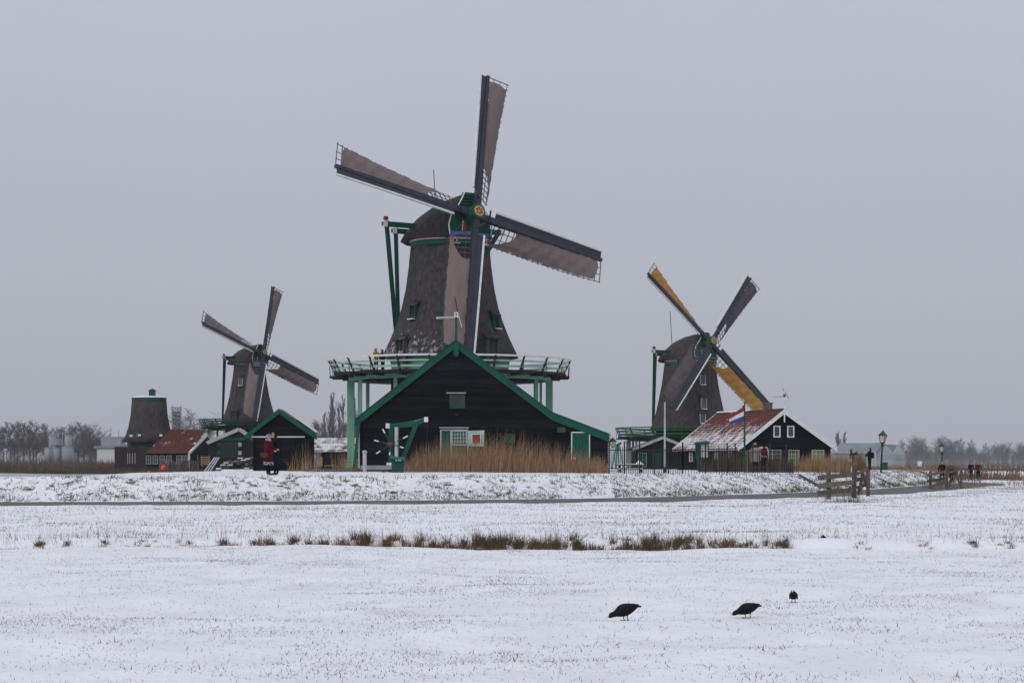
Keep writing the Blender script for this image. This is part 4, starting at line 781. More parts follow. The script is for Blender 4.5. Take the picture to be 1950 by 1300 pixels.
for i in range(46):
    px = 1712 + i * 5.6 + random.uniform(-3, 3); base_t = 852 + 6 * math.sin(i * 0.7)
    tree(px, base_t + random.uniform(-6, 8), 1750 + random.uniform(-60, 90), random.choice(('round', 'alder', 'round')), 'bare winter tree in the hazy belt on the right horizon', gR, 1.0, 0.3)
for ti_, (px, tp, w_) in enumerate(sorted(((1746, 827, 1.2), (1757, 832, 1.1), (1737, 834, 1.1), (1800, 826, 1.3), (1812, 830, 1.2), (1830, 833, 1.0), (1850, 836, 1.0), (1878, 842, 1.0), (1916, 840, 1.1), (1945, 838, 1.2), (1717, 836, 1.0), (1792, 831, 1.1)))):
    tree(px, tp, 1650, 'round' if w_ > 1 else 'alder', 'bare tree rising above the hazy right horizon belt, ' + ORDN[ti_] + ' from the left', 'taller trees on the right horizon', w_ * 0.8, 0.3)
for px, tp, w_ in ((1594, 824, 'left'), (1600, 821, 'middle'), (1607, 822, 'right')): tree(px, tp, 760, 'poplar', 'bare poplar above the grey warehouse roof, ' + w_ + ' of three', 'poplars behind the warehouse', 0.9, 0.4)

def blades(name, P, h, w, lean, m, seg=1, bend=0.5, seed=0, wind=0.0, out=None):
    """upright tapered blades rooted at P (n,3)"""
    r = np.random.default_rng(seed + 5000); n = len(P); az = r.uniform(0, 2 * PI, n); la = r.uniform(0, 2 * PI, n); h = np.broadcast_to(h, n); w = np.broadcast_to(w, n); ln = np.abs(r.normal(0, 1, n)) * lean
    d = np.stack([np.cos(az), np.sin(az) * 0.5, az * 0], -1) * (w / 2)[:, None]; ld = np.stack([np.cos(la) + wind, np.sin(la), la * 0], -1) if out is None else out; V = []
    for i in range(seg + 1):
        t = i / seg; c = P + ld * (ln * h * t ** (1 + bend))[:, None] + np.stack([h * 0, h * 0, h * t * (1 - 0.25 * np.clip(ln, 0, 1) * t)], -1); ww = (1 - t) if seg == 1 else (1 - t * 0.85)
        if i == seg and seg == 1: V.append(c[:, None])
        else: V.append(np.stack([c - d * ww, c + d * ww], 1))
    V = np.concatenate(V, 1); k = V.shape[1]; base = np.arange(n)[:, None] * k
    if seg == 1: F_ = base + np.array([[0, 1, 2]])
    else: F_ = np.concatenate([base + np.array([[2 * i, 2 * i + 1, 2 * i + 3, 2 * i + 2]]) for i in range(seg)], 0)
    return raw_mesh(name, V.reshape(-1, 3), F_, m)
def scatter(n, x0, x1, y0, y1, seed, dens=None):
    r = np.random.default_rng(seed); x = r.uniform(x0, x1, n); y = r.uniform(y0, y1, n)
    if dens is not None: k = r.random(n) < dens(x, y); x, y = x[k], y[k]
    return np.stack([x, y, ground_z(x, y) - 0.01], -1)
inview = lambda x, y: (np.abs(x) < y * 0.262 + 1.0)
# near meadow: short blades, thicker in drifting patches
def nf(x, y): return inview(x, y) * np.clip(0.13 + 1.7 * np.clip(vnoise(x, y * 0.5, 1.9, 21) + vnoise(x, y * 0.6, 0.5, 22) * 0.8 + 0.25 * vnoise(x, y, 6, 23), 0, 1), 0, 1) * (y < ditch_y(x) - 0.4)
P = scatter(230000, -13, 13, 15, 45.5, 31, nf); o = blades('meadow_grass', P, rng.uniform(0.012, 0.055, len(P)), 0.009, 1.5, 'stubble', seed=1); kind(o, 'stuff', 'short dead grass blades poking through the near snow')
P = scatter(26000, -13, 13, 15, 45, 33, lambda x, y: inview(x, y) * (vnoise(x, y, 0.35, 29) > 0.36)); o = blades('grass_tuft', P, rng.uniform(0.03, 0.10, len(P)), 0.012, 1.4, 'sedge', seed=2); kind(o, 'stuff', 'brown grass wisps in the near snow')
# meadow between ditch and road
def ff_(x, y):
    d = dike_d(x, y); a = 0.16 + 1.3 * np.clip(vnoise(x, y * 0.35, 3.2, 41) + 0.5 * vnoise(x, y * .6, 0.9, 42), 0, 1)
    a = a + 0.75 * np.exp(-((d + 9.6) / 1.1) ** 2) + 0.7 * np.clip(vnoise(x, y, 2.2, 43) * 2, 0, 1) * (x < -6) * (y > 50)
    return inview(x, y) * np.clip(a, 0, 1) * (d < -6.5) * (y > ditch_y(x) + 0.7)
P = scatter(420000, -42, 45, 45.5, 150, 44, ff_); o = blades('meadow_grass', P, rng.uniform(0.03, 0.12, len(P)), 0.018, 1.2, 'grass', seed=3); kind(o, 'stuff', 'sparse grass in the snowy meadow before the dike')
# dike slope tufts
def sl(x, y):
    d = dike_d(x, y); cl = np.clip((vnoise(x, y, 0.7, 51) + 0.6 * vnoise(x, y, 0.3, 52)) * 2.4, 0, 1); edge = np.exp(-((d + 2.15) / 0.3) ** 2) * (vnoise(x, y, 1.8, 53) > -0.12)
    return inview(x, y) * ((d > -2.4) & (d < 0.15)) * np.clip(0.08 + cl * np.interp(x, [-20, -4, 6, 25], [0.95, 0.65, 0.42, 0.42]) + edge * 1.0, 0, 1)
P = scatter(900000, -24, 40, 74, 158, 55, sl); o = blades('dike_grass', P, rng.uniform(0.07, 0.26, len(P)), 0.030, 0.9, 'grass', seed=4); kind(o, 'stuff', 'green and brown grass tufts on the snowy dike slope')
# ditch sedge in clumps along the far bank
xs = []; r_ = np.random.default_rng(61)
clumps = [(-7.6, .2, .14), (-8.6, .25, .12), (-10.8, .14, .20), (-10.2, .10, .18), (-9.3, .12, .15), (-6.7, .35, .25), (-5.6, .5, .34), (-4.6, .3, .3), (-3.9, .55, .42), (-3.45, .3, .5), (-2.9, .4, .40), (-2.2, .5, .38), (-1.5, .35, .32), (-.9, .55, .44), (-.35, .4, .40), (.3, .5, .44), (1.0, .5, .42), (1.6, .3, .40), (2.3, .4, .34), (2.8, .35, .38), (3.3, .55, .42), (3.9, .4, .36), (4.7, .4, .26), (5.2, .3, .24), (5.9, .4, .24), (7.9, .14, .13), (9.3, .16, .12), (10.4, .15, .13), (11.2, .16, .12)]
Ps = []; Hs = []
Os = []
for cx_, sp, hh_ in clumps:
    for _ in range(int(17 * sp / 0.35)):
        tx = cx_ + r_.normal(0, sp * 0.6); ty = float(ditch_y(np.array(tx))) + 0.55 + r_.normal(0, 0.2); n = r_.integers(25, 60); th = hh_ * r_.uniform(0.5, 1.15)
        a_ = r_.uniform(0, 2 * PI, n); rr_ = np.abs(r_.normal(0, 0.06, n)); x = tx + rr_ * np.cos(a_); y = ty + rr_ * np.sin(a_)
        Ps.append(np.stack([x, y, ground_z(x, y) - 0.03], -1)); Hs.append(0.82 * th * r_.uniform(0.4, 1.1, n)); Os.append(np.stack([np.cos(a_), np.sin(a_), a_ * 0], -1))
P = np.concatenate(Ps); o = blades('ditch_sedge', P, np.concatenate(Hs), 0.015, 0.55, 'sedge', 3, 0.8, seed=6, out=np.concatenate(Os)); kind(o, 'stuff', 'brown sedge clumps along the ditch')
P = scatter(2500, -12, 13, 45.0, 48, 65, lambda x, y: inview(x, y) * (np.abs(y - ditch_y(x) - 1.0) < 0.7)); o = blades('ditch_stalk', P, rng.uniform(0.1, 0.5, len(P)) , 0.007, 0.35, 'sedge', 2, seed=8); kind(o, 'stuff', 'thin dry stalks along the ditch')
o = part('ditch_ice', 'ice', None, lambda b: b.grid([[(x, float(ditch_y(np.array(x))) + e, -0.20) for e in (-0.55, 0.55)] for x in np.linspace(-7, 9, 60)])); kind(o, 'structure', 'strip of frozen ditch water')
# reeds before the barn
def reeds(name, n, boxes, h0, h1, m, w, seed, label, lean=0.16, zadd=0.0, prof=None, zfix=None, wind=0.0, thin=None):
    r = np.random.default_rng(seed); Ps = []; Hs = []
    for (x0, x1, y0, y1) in boxes:
        k = int(n * (x1 - x0) / sum(b[1] - b[0] for b in boxes)); x = r.uniform(x0, x1, k); y = r.uniform(y0, y1, k); z = ground_z(x, y) - 0.05 if zfix is None else np.full(k, zfix)
        hh_ = (h0 * 0.7 + (h1 * 1.12 - h0 * 0.7) * r.random(k) ** 1.7) * (prof(x) if prof else 1) * (1 + 0.55 * vnoise(x, y, 1.3, seed) + 0.3 * vnoise(x, y, 0.4, seed + 1)); kk = r.random(k) < (np.clip(0.5 + thin * vnoise(x, y, 2.0, seed + 3), 0, 1) if thin else 2.0); Ps.append(np.stack([x, y, z], -1)[kk]); Hs.append(hh_[kk])
    o = blades(name, np.concatenate(Ps), np.concatenate(Hs), w, lean, m, 4, 0.9, seed, wind); return kind(o, 'stuff', label)
YR = 106.0
reeds('reed_bed', 7000, [(xat(770, YR), xat(1155, YR), 103.5, 108.5)], 0.75, 1.75, 'reed', 0.026, 71, 'tall tan reeds in front of the black barn', 0.2, wind=0.9, prof=lambda x: np.interp(x, [xat(772, YR), xat(800, YR), xat(840, YR), xat(960, YR), xat(1050, YR), xat(1150, YR)], [0.5, 0.8, 1.0, 1.12, 0.85, 0.5]))
reeds('reed_bed', 260, [(xat(560, 115), xat(602, 115), 110, 118), (xat(640, 115), xat(672, 115), 110, 116)], 0.5, 1.7, 'reed', 0.022, 72, 'loose dry reeds beside the small black shed', 0.4)
reeds('reed_bed', 3000, [(xat(1518, 128), xat(1612, 128), 124, 130)], 0.6, 1.15, 'reed', 0.028, 73, 'tan reeds before the red roofed cottage', 0.2, wind=0.6)
reeds('reed_bed', 1100, [(xat(1628, 152), xat(1652, 152), 152, 157)], 0.9, 1.5, 'sedge', 0.03, 74, 'dark scrub behind the photographing visitors', 0.2)
reeds('reed_screen', 2600, [(xat(1335, 119), xat(1515, 119), 119.5, 121)], 0.8, 1.15, 'brown_wood', 0.05, 75, 'brown reed screen behind the iron fence', 0.03)
reeds('fence_grass', 700, [(xat(1566, 87.4), xat(1640, 87.4), 86.4, 88.4)], 0.15, 0.75, 'sedge', 0.014, 76, 'dry brown grass at the foot of the near gate', 0.35, thin=2.0)
reeds('fence_grass', 500, [(xat(1758, 128), xat(1850, 128), 125, 131)], 0.15, 0.6, 'sedge', 0.02, 77, 'dry grass at the foot of the far gate', 0.4, thin=2.0)
reeds('bank_reeds', 30000, [(xat(1690, 200), xat(2000, 200) , 192, 420)], 0.6, 1.5, 'reed_far', 0.09, 78, 'red brown reed land beyond the dike', 0.2, zfix=0.3, thin=3.0)
reeds('bank_reeds', 9000, [(xat(1690, 600), xat(2000, 600), 420, 900)], 1.0, 2.0, 'reed_far', 0.3, 84, 'far brown reed land on the right', 0.2, zfix=0.3, thin=3.0)
reeds('bank_reeds', 5000, [(30, 52, 142, 171)], 0.25, 0.85, 'reed', 0.03, 80, 'tan grass patches at the far right edge', 0.5, thin=3.5)
reeds('thicket', 24000, [(-330, -118, 660, 790)], 2.0, 8.0, 'bark', 0.11, 85, 'leafless undergrowth below the far left trees', 0.25, zfix=0.9, thin=2.0)
reeds('thicket', 14000, [(270, 560, 1690, 1850)], 6.0, 15.0, 'bark', 0.28, 86, 'leafless undergrowth of the right horizon belt', 0.2, zfix=0.3, thin=2.0)
reeds('thicket', 2500, [(-48, -28, 395, 425)], 2.0, 6.0, 'bark', 0.06, 87, 'leafless undergrowth below the poplars', 0.25, zfix=0.9, thin=1.0)
reeds('shore_reeds', 14000, [(-190, -88, 447, 475)], 1.2, 2.3, 'reed_far', 0.16, 79, 'brown reeds along the far river bank', 0.12, zfix=0.8)
reeds('shore_grass', 3000, [(-72, -36, 262.5, 266)], 0.2, 0.7, 'grass', 0.06, 81, 'rough grass on the shore below the cottage', 0.3, zfix=1.05)
reeds('yard_grass', 2600, [(xat(600, 112), xat(745, 112), 106, 117)], 0.1, 0.35, 'grass', 0.02, 82, 'short grass on the mill yard edge', 0.4)

# ------------------------------------------------------------------ yard furniture
YC = 104.0; c_ = lambda px, py, o=0.0: Vector((xat(px, YC - o), YC - o, zat(py, YC - o)))
cr_ = thing('hoist', 'green timber hoist with spoked winch wheel before the big barn', 'hoist', c_(740, 900))
part('post', 'green', cr_, lambda b: b.beam(c_(744, 900), c_(745, 806), 0.24, 0.24, NY))
part('arm', 'green', cr_, lambda b: (b.beam(c_(738, 812), c_(790, 806), 0.2, 0.26), b.beam(c_(789, 806.2), c_(812, 798.5), 0.2, 0.22)))
part('arm_snow', 'snow', cr_, lambda b: (b.beam(c_(740, 808), c_(790, 802), 0.16, 0.05), b.beam(c_(790, 802), c_(811, 795.5), 0.16, 0.05)))
for p in ((738.5, 810.5), (811.5, 798.5)): part('arm_end', 'white', cr_, lambda b: b.box(c_(*p, 0.02), (0.2, 0.28, 0.26)))
part('brace', 'green', cr_, lambda b: b.beam(c_(794, 804, 0.03), c_(766, 876, 0.03), 0.22, 0.22, NY))
part('white_post', 'grey_white', cr_, lambda b: b.tube([c_(755, 898, 0.3), c_(755, 813, 0.3)], 0.10, 10))
part('post_foot', 'white', cr_, lambda b: b.box(c_(741, 883, 0.1), (0.26, 0.3, 0.14)))
part('chain', 'iron', cr_, lambda b: b.tube([c_(814, 801), c_(814, 885)], 0.018, 4))
hubc = c_(744, 845.5, 0.35)
wheel = part('winch_hub', 'red', cr_, lambda b: b.tube([hubc + Vector((-0.16, 0.1, 0)), hubc + Vector((0.1, -0.02, 0))], 0.11, 8))
for e in ((729, 817), (713, 838), (717, 863), (776, 830), (768, 852), (742, 866)):
    pe = c_(*e, 0.4)
    part('spoke', 'green', wheel, lambda b: b.beam(hubc, pe, 0.05, 0.05)); part('spoke_tip', 'white', wheel, lambda b: b.beam(hubc.lerp(pe, 0.74), hubc.lerp(pe, 1.02), 0.065, 0.065))
bin_ = thing('waste_bin', 'dark green bin with blue rim on the dike edge by the hoist', 'bin', c_(757, 904, 4))
part('bin_body', 'bin_green', bin_, lambda b: b.prism([c_(746, 905, 4), c_(768, 905, 4), c_(769, 873, 4), c_(745, 873, 4)], (0, 0.55, 0)))
part('bin_rim', 'bin_blue', bin_, lambda b: (b.beam(c_(744, 870, 4.1), c_(770, 873, 4.1), 0.6, 0.14)))
part('snow_cap', 'snow', bin_, lambda b: [b.box(c_(px, py, 4.12), (w, 0.3, 0.05)) for px, py, w in ((748, 869, 0.12), (761, 876, 0.14), (755, 876, .08))])
pl = thing('jetty_bench', 'low grey plank bench along the barn foot beside the bin', 'bench', c_(715, 900))
part('seat', 'steel', pl, lambda b: [b.box(c_(718, 887 + 2.6 * k, 0.2), (1.7, 0.25, 0.06)) for k in range(3)])
for px in (695, 731): part('leg', 'old_wood', pl, lambda b: b.box(c_(px, 897, 0.1), (0.2, 0.25, 0.4)))
tag(part('mooring_post', 'grey_white', None, lambda b: b.lathe([(0, 0.10), (1.0, 0.10), (1.04, 0.13), (1.10, 0.12), (1.14, 0.05)], 10, (xat(694.5, 103), 103, zat(899, 103)))), 'short grey mooring post left of the barn corner', 'post')
# iron fence
def fence_line(root, A, Bp, h, step, railz, postw):
    A, Bp = Vector(A), Vector(Bp); n = int((Bp - A).length / step); ps = [A.lerp(Bp, k / n) for k in range(n + 1)]
    for k, p in enumerate(ps):
        g = float(ground_z(np.array(p.x), np.array(p.y))); p.z = g
        big = k % 8 == 0
        part('fence_post' if big else 'bar', 'iron', root, lambda b: (b.beam(p - Vector((0, 0, 0.2)), p + Vector((0, 0, h * (1.12 if big else 1.0))), postw if big else 0.028, postw if big else 0.028, NY), b.lathe([(h * 1.12, 0.01), (h * 1.16, 0.06), (h * 1.22, 0.02)], 6, p) if big else None))
    for z in railz: part('rail', 'iron', root, lambda b: [b.beam(a + Vector((0, 0, z)), c + Vector((0, 0, z)), 0.03, 0.04) for a, c in zip(ps[:-1], ps[1:])])
fe = thing('iron_fence', 'black iron bar fence along the dike before the red roofed cottage', 'fence', (xat(1165, 99), 99, 1.4))
fpts = [(xat(1160, 98.5), 98.5), (xat(1300, 104), 104), (xat(1400, 109), 109), (xat(1520, 117), 117)]
for a, b_ in zip(fpts[:-1], fpts[1:]): fence_line(fe, (*a, 1.4), (*b_, 1.4), 1.35, 0.17 if a[0] < 8 else 0.3, (0.32, 1.2), 0.07)
# flagpole, flag, white pole
fp = thing('flagpole', 'dark green flagpole before the red roofed cottage', 'flagpole', (xat(1418, 116), 116, 1.4))
part('pole', 'green_dark', fp, lambda b: b.tube([(xat(1418, 116), 116, 1.2), (xat(1418, 116), 116, zat(768, 116))], [0.07, 0.04], 8))
part('pole_knob', 'red', fp, lambda b: b.lathe([(0, 0.02), (0.04, 0.07), (0.08, 0.07), (0.12, 0.02)], 8, (xat(1418, 116), 116, zat(768, 116))))
fl = thing('flag', 'red white and blue striped flag hanging limp from the flagpole', 'flag', (xat(1418, 116), 116, zat(785, 116)))
def flag_pt(s, t):
    px = 1417.5 - 30 * s + 2.0 * t * s; py = (773 + 27 * t) + 20 * s - 12 * s * t; return at(px, py, 116 + 0.10 * math.sin(s * 9 + t * 2) * (0.3 + s))
for k, (nm, m) in enumerate((('red_stripe', 'red'), ('white_stripe', 'white'), ('blue_stripe', 'blue_flag'))):
    if m == 'blue_flag': mat('blue_flag', (0.025, 0.06, 0.26), rough=0.8)
    part(nm, m, fl, lambda b: b.grid([[flag_pt(s, (k + t / 4) / 3) for t in range(5)] for s in np.linspace(0, 1, 18)]), True)
wp = thing('white_pole', 'slim white pole standing left of the red roofed cottage', 'pole', (xat(1266, 112), 112, 1.4))
part('pole', 'grey_white', wp, lambda b: b.tube([(xat(1266, 112), 112, 1.2), (xat(1266, 112), 112, zat(765, 112))], [0.06, 0.045], 8)); part('pole_base', 'iron', wp, lambda b: b.box((xat(1266, 112), 112, 1.5), (0.16, 0.16, 0.5)))
# display case, signpost, picnic table, hut, small items behind the fence
YD = 120.0; dcs = lambda px, py, o=0.0: Vector((xat(px, YD - o), YD - o, zat(py, YD - o)))
dc = thing('display_case', 'green framed glass display case behind the iron fence', 'display case', dcs(1338, 893))
part('case_body', 'green', dc, lambda b: b.prism([dcs(1324, 873), dcs(1333, 873, 0.5), dcs(1333, 845, 0.5), dcs(1324, 845)], (0.3, 0.5, 0))); part('case_front', 'lamp_glass', dc, lambda b: b.prism([dcs(1335, 871, 0.5), dcs(1348, 871, 0.4), dcs(1348, 846, 0.4), dcs(1335, 846, 0.5)], (0, 0.05, 0)))
part('case_roof', 'green', dc, lambda b: b.prism([dcs(1322, 846, 0.1), dcs(1334, 845, 0.7), dcs(1352, 845, 0.6), dcs(1345, 841, 0)], (0, 0, 0.1))); part('case_frame', 'green', dc, lambda b: [b.beam(dcs(x, 873, 0.52), dcs(x, 845, 0.52), 0.06, 0.06, NY) for x in (1334, 1349)] + [b.beam(dcs(1334, 872, 0.52), dcs(1349, 872, 0.52), 0.06, 0.06)])
for px in (1328, 1346): part('leg', 'green_dark', dc, lambda b: b.beam(dcs(px, 895, 0.2), dcs(px, 872, 0.2), 0.08, 0.08))
YP = 117.0; sp = thing('signpost', 'pale wooden finger sign beside the flagpole above two visitors', 'sign', at(1424, 895, YP))
part('sign_board', 'new_wood', sp, lambda b: b.prism([at(1420, 865, YP), at(1449, 855, YP), at(1451, 850, YP), at(1447, 850, YP), at(1420, 859.5, YP)], (0, -0.06, 0))); part('sign_post', 'old_wood', sp, lambda b: b.beam(at(1422, 900, YP + 0.1), at(1422, 858, YP + 0.1), 0.12, 0.12))
part('lettering', 'iron', sp, lambda b: [b.box(at(1424 + k * 2.3, 862.3 - k * 0.8, YP - 0.08), (0.04, 0.01, 0.09)) for k in range(7)])
YPt = 112.0; pt = thing('picnic_table', 'snow covered picnic table behind the left end of the iron fence', 'picnic table', at(1197, 900, YPt))
pq = lambda px, py, o=0.0: at(px, py, YPt - o)
part('table_top', 'old_wood', pt, lambda b: b.box(pq(1200, 885), (1.5, 0.8, 0.06))); part('top_snow', 'snow', pt, lambda b: (b.box(pq(1200, 883.5), (1.5, 0.8, 0.06)), b.lathe([(0, 0.22), (0.1, 0.12), (0.2, 0.03)], 8, pq(1217, 883))))
for o_ in (-0.7, 0.7): part('bench_seat', 'old_wood', pt, lambda b: b.box(pq(1200, 893.5, o_), (1.5, 0.25, 0.06))); part('seat_snow', 'snow', pt, lambda b: b.box(pq(1200, 892, o_), (1.5, 0.25, 0.05)))
for px in (1180, 1220): part('leg', 'old_wood', pt, lambda b: (b.beam(pq(px - 3, 902), pq(px + 1, 886), 0.1, 0.1), b.beam(pq(px + 3, 902), pq(px - 1, 886), 0.1, 0.1)))
gf = thing('green_trestle', 'tall green wooden trestle stand seen behind the wall lantern', 'trestle', at(1178, 890, 150))
part('trestle_leg', 'mint', gf, lambda b: [b.beam(at(x0, 893, 150), at(x1, 846, 150), 0.12, 0.12) for x0, x1 in ((1165, 1174), (1172, 1176), (1179, 1177), (1188, 1179))]); part('trestle_top', 'green_dark', gf, lambda b: b.prism([at(1168, 849, 150), at(1184, 845, 150), at(1182, 841, 150)], (0, 0.2, 0)))
# lamp posts
def lamp(px, yb, yt, Y, label, tilt):
    o = local('street_lamp', label, 'street lamp', 'old style lamp posts along the path'); h = (yb - yt) * Y / F
    part('post', 'iron', o, lambda b: (b.tube([(0, 0, -0.3), (0, 0, 0.6), (0, 0, h * 0.74)], [0.09, 0.08, 0.05], 8), b.lathe([(0.6, 0.11), (0.7, 0.11)], 8), b.lathe([(h * 0.70, 0.08), (h * 0.73, 0.12), (h * 0.76, 0.07)], 8)))
    lantern_head(o, (0, 0, h * 0.775), h * 0.285, 'green_dark'); o.location = (xat(px, Y), Y, zat(yb, Y)); o.rotation_euler = (0, tilt, 0.3); return o
lamp(1676, 925, 818, 138, 'leaning old style lantern post beside the path near the gate', 0.06); lamp(1793, 921, 842, 175, 'smaller upright lantern post farther along the path', 0.015)
gb2 = thing('waste_bin', 'green bin standing behind the leaning lamp post', 'bin', at(1685, 893, 150)); part('bin_body', 'bin_green', gb2, lambda b: b.box(at(1685, 887.5, 150), (0.36, 0.36, 0.55))); part('bin_lid', 'green_dark', gb2, lambda b: b.box(at(1685, 880.5, 150), (0.42, 0.42, 0.06)))
# gates
def gate(label, Y, posts, rails, leaf, m='old_wood'):
    g = thing('field_gate', label, 'gate', at(posts[0][0], posts[0][2], Y), 'wooden gates at the path'); k3 = Y / F
    for px, yt, yb, w in posts: part('gate_post', m, g, lambda b: b.beam(at(px, yb + 4, Y), at(px, yt, Y), w * k3, 0.16, NY))
    for (x0, y0, x1, y1, w) in rails: part('rail', m, g, lambda b: b.beam(at(x0, y0, Y - 0.15), at(x1, y1, Y - 0.15), 0.05, w * k3))
    for (x0, y0, x1, y1) in leaf: part('slat', m, g, lambda b: b.beam(at(x0, y0, Y + 0.1), at(x1, y1, Y + 0.6), 0.07, 0.12))
    return g
gate('grey wooden field gate in the meadow corner, nearest to the camera', 87.5, ((1578, 897, 946, 8), (1626.5, 885, 944, 8), (1653, 893, 940, 6.5)),
     ((1557, 909.5, 1626, 902.5, 9), (1557, 925, 1626, 917.5, 9), (1557, 938.5, 1626, 932.5, 9)), ((1630, 902, 1652, 894), (1630, 914, 1652, 907), (1634, 940, 1644, 900), (1640, 938, 1641, 900), (1655, 938, 1643, 902), (1633, 928, 1652, 922)))
gate('smaller wooden field gate farther right along the path', 128, ((1772, 896, 929, 5), (1803, 886, 926, 4.5), (1830, 895, 926, 3)),
     ((1765, 905, 1802, 897, 5), (1765, 916, 1802, 910, 5), (1768, 927, 1802, 918, 5)), ((1805, 900, 1829, 894), (1808, 926, 1817, 897), (1815, 926, 1818, 898), (1829, 925, 1819, 897), (1806, 891, 1815, 889), (1815, 889, 1826, 892)))
wpst = thing('white_marker', 'white marker post beside the near gate', 'post', at(1622.5, 906, 90)); part('post', 'white', wpst, lambda b: b.beam(at(1622, 908, 88.6), at(1623.5, 886, 88.6), 0.09, 0.09))
hr2 = thing('ramp_handrail', 'low wooden rail sloping down the dike end to the near gate', 'railing', at(1545, 905, 112))
for k in range(4):
    a, b_ = (1522 + k * 10, 904 + k * 5.6), (1532 + k * 10, 909.6 + k * 5.6); part('rail', 'old_wood', hr2, lambda b: b.beam(at(*a, 108 - k * 4), at(*b_, 104 - k * 4), 0.06, 0.12)); part('rail_post', 'old_wood', hr2, lambda b: b.beam(at(b_[0], b_[1] + 5, 104 - k * 4), at(*b_, 104 - k * 4), 0.08, 0.08))
# water's edge on the left: log pile, jetty planks, buoys, marker
lp = thing('log_slipway', 'snowy timber slipway leaning at the bank below the open boathouse', 'slipway', at(400, 900, 240))
for k in range(3): part('slip_beam', 'grey_white', lp, lambda b: b.beam(at(386 + k * 6, 902, 240), at(409 + k * 4, 871, 244), 0.13, 0.13))
rl = random.Random(5)
for k in range(34):
    x = rl.uniform(412, 472); y = 902 - rl.random() * min(28, 8 + (x - 405) * 0.6); sn = rl.random() < 0.45
    o = part('cut_log', 'snow' if sn and False else 'bark', None, lambda b: b.tube([at(x, y, 240 + rl.random() * 3), at(x + rl.uniform(4, 14), y + rl.uniform(-4, 4), 242 + rl.random() * 3)], rl.uniform(0.10, 0.22), 7)); tag(o, 'rough log in the heap on the bank below the open boathouse', 'log', 'logs heaped on the left bank')
    if sn: part('log_snow', 'snow', o, lambda b: b.box(at(x + 4, y - 2.5, 240), (0.6, 0.3, 0.1)))
jt = thing('jetty_fence', 'grey plank screen at the water before the red roofed waterside cottage', 'fence', at(340, 896, 258))
for k in range(16):
    x = 305 + k * 4.8; part('plank', 'old_wood', jt, lambda b: b.box(at(x, 887 + rl.uniform(-2, 2), 258), (0.27, 0.08, 1.5 + rl.uniform(-0.2, 0.3))))
for k in range(9): tag(part('mooring_pile', 'brown_wood', None, lambda b: b.tube([at(306 + k * 13, 903, 250), at(306 + k * 13, 893 + rl.uniform(-2, 2), 250)], 0.1, 6)), 'short dark pile standing in the water below the plank screen', 'pile', 'piles along the left bank')
for px, py, w in ((311, 891, 0.6), (283, 900.5, 0.42)):
    bo = thing('buoy', 'bright red buoy hanging on the plank screen' if px == 311 else 'red buoy floating below the sailless mill', 'buoy', at(px, py, 250)); part('float', 'orange', bo, lambda b: b.lathe([(-w * 0.7, 0.1), (-w * 0.4, w * 0.42), (0, w * 0.5), (w * 0.4, w * 0.4), (w * 0.7, 0.08)], 12, at(px, py, 250)), True); part('eye', 'iron', bo, lambda b: b.box(at(px, py, 250) + Vector((0, 0, w * 0.75)), (0.08, 0.08, 0.2)))
cb = thing('wooden_crate', 'tan slatted crate beside the log heap', 'crate', at(393, 880, 248))
part('crate_side', 'new_wood', cb, lambda b: [b.box(at(391, 870 + 3.4 * k, 248), (1.1, 0.5, 0.16)) for k in range(5)])
for s in (384.5, 398): part('crate_post', 'new_wood', cb, lambda b: b.box(at(s, 877, 247.7), (0.12, 0.12, 1.3)))
lm = thing('white_mast', 'thin white lamp mast on the far left shore', 'mast', at(10, 880, 470)); part('pole', 'white', lm, lambda b: b.tube([at(10, 884, 470), at(10, 855, 470)], 0.12, 6)); part('lamp_head', 'white', lm, lambda b: b.box(at(10.8, 855, 470), (0.7, 0.3, 0.2)))

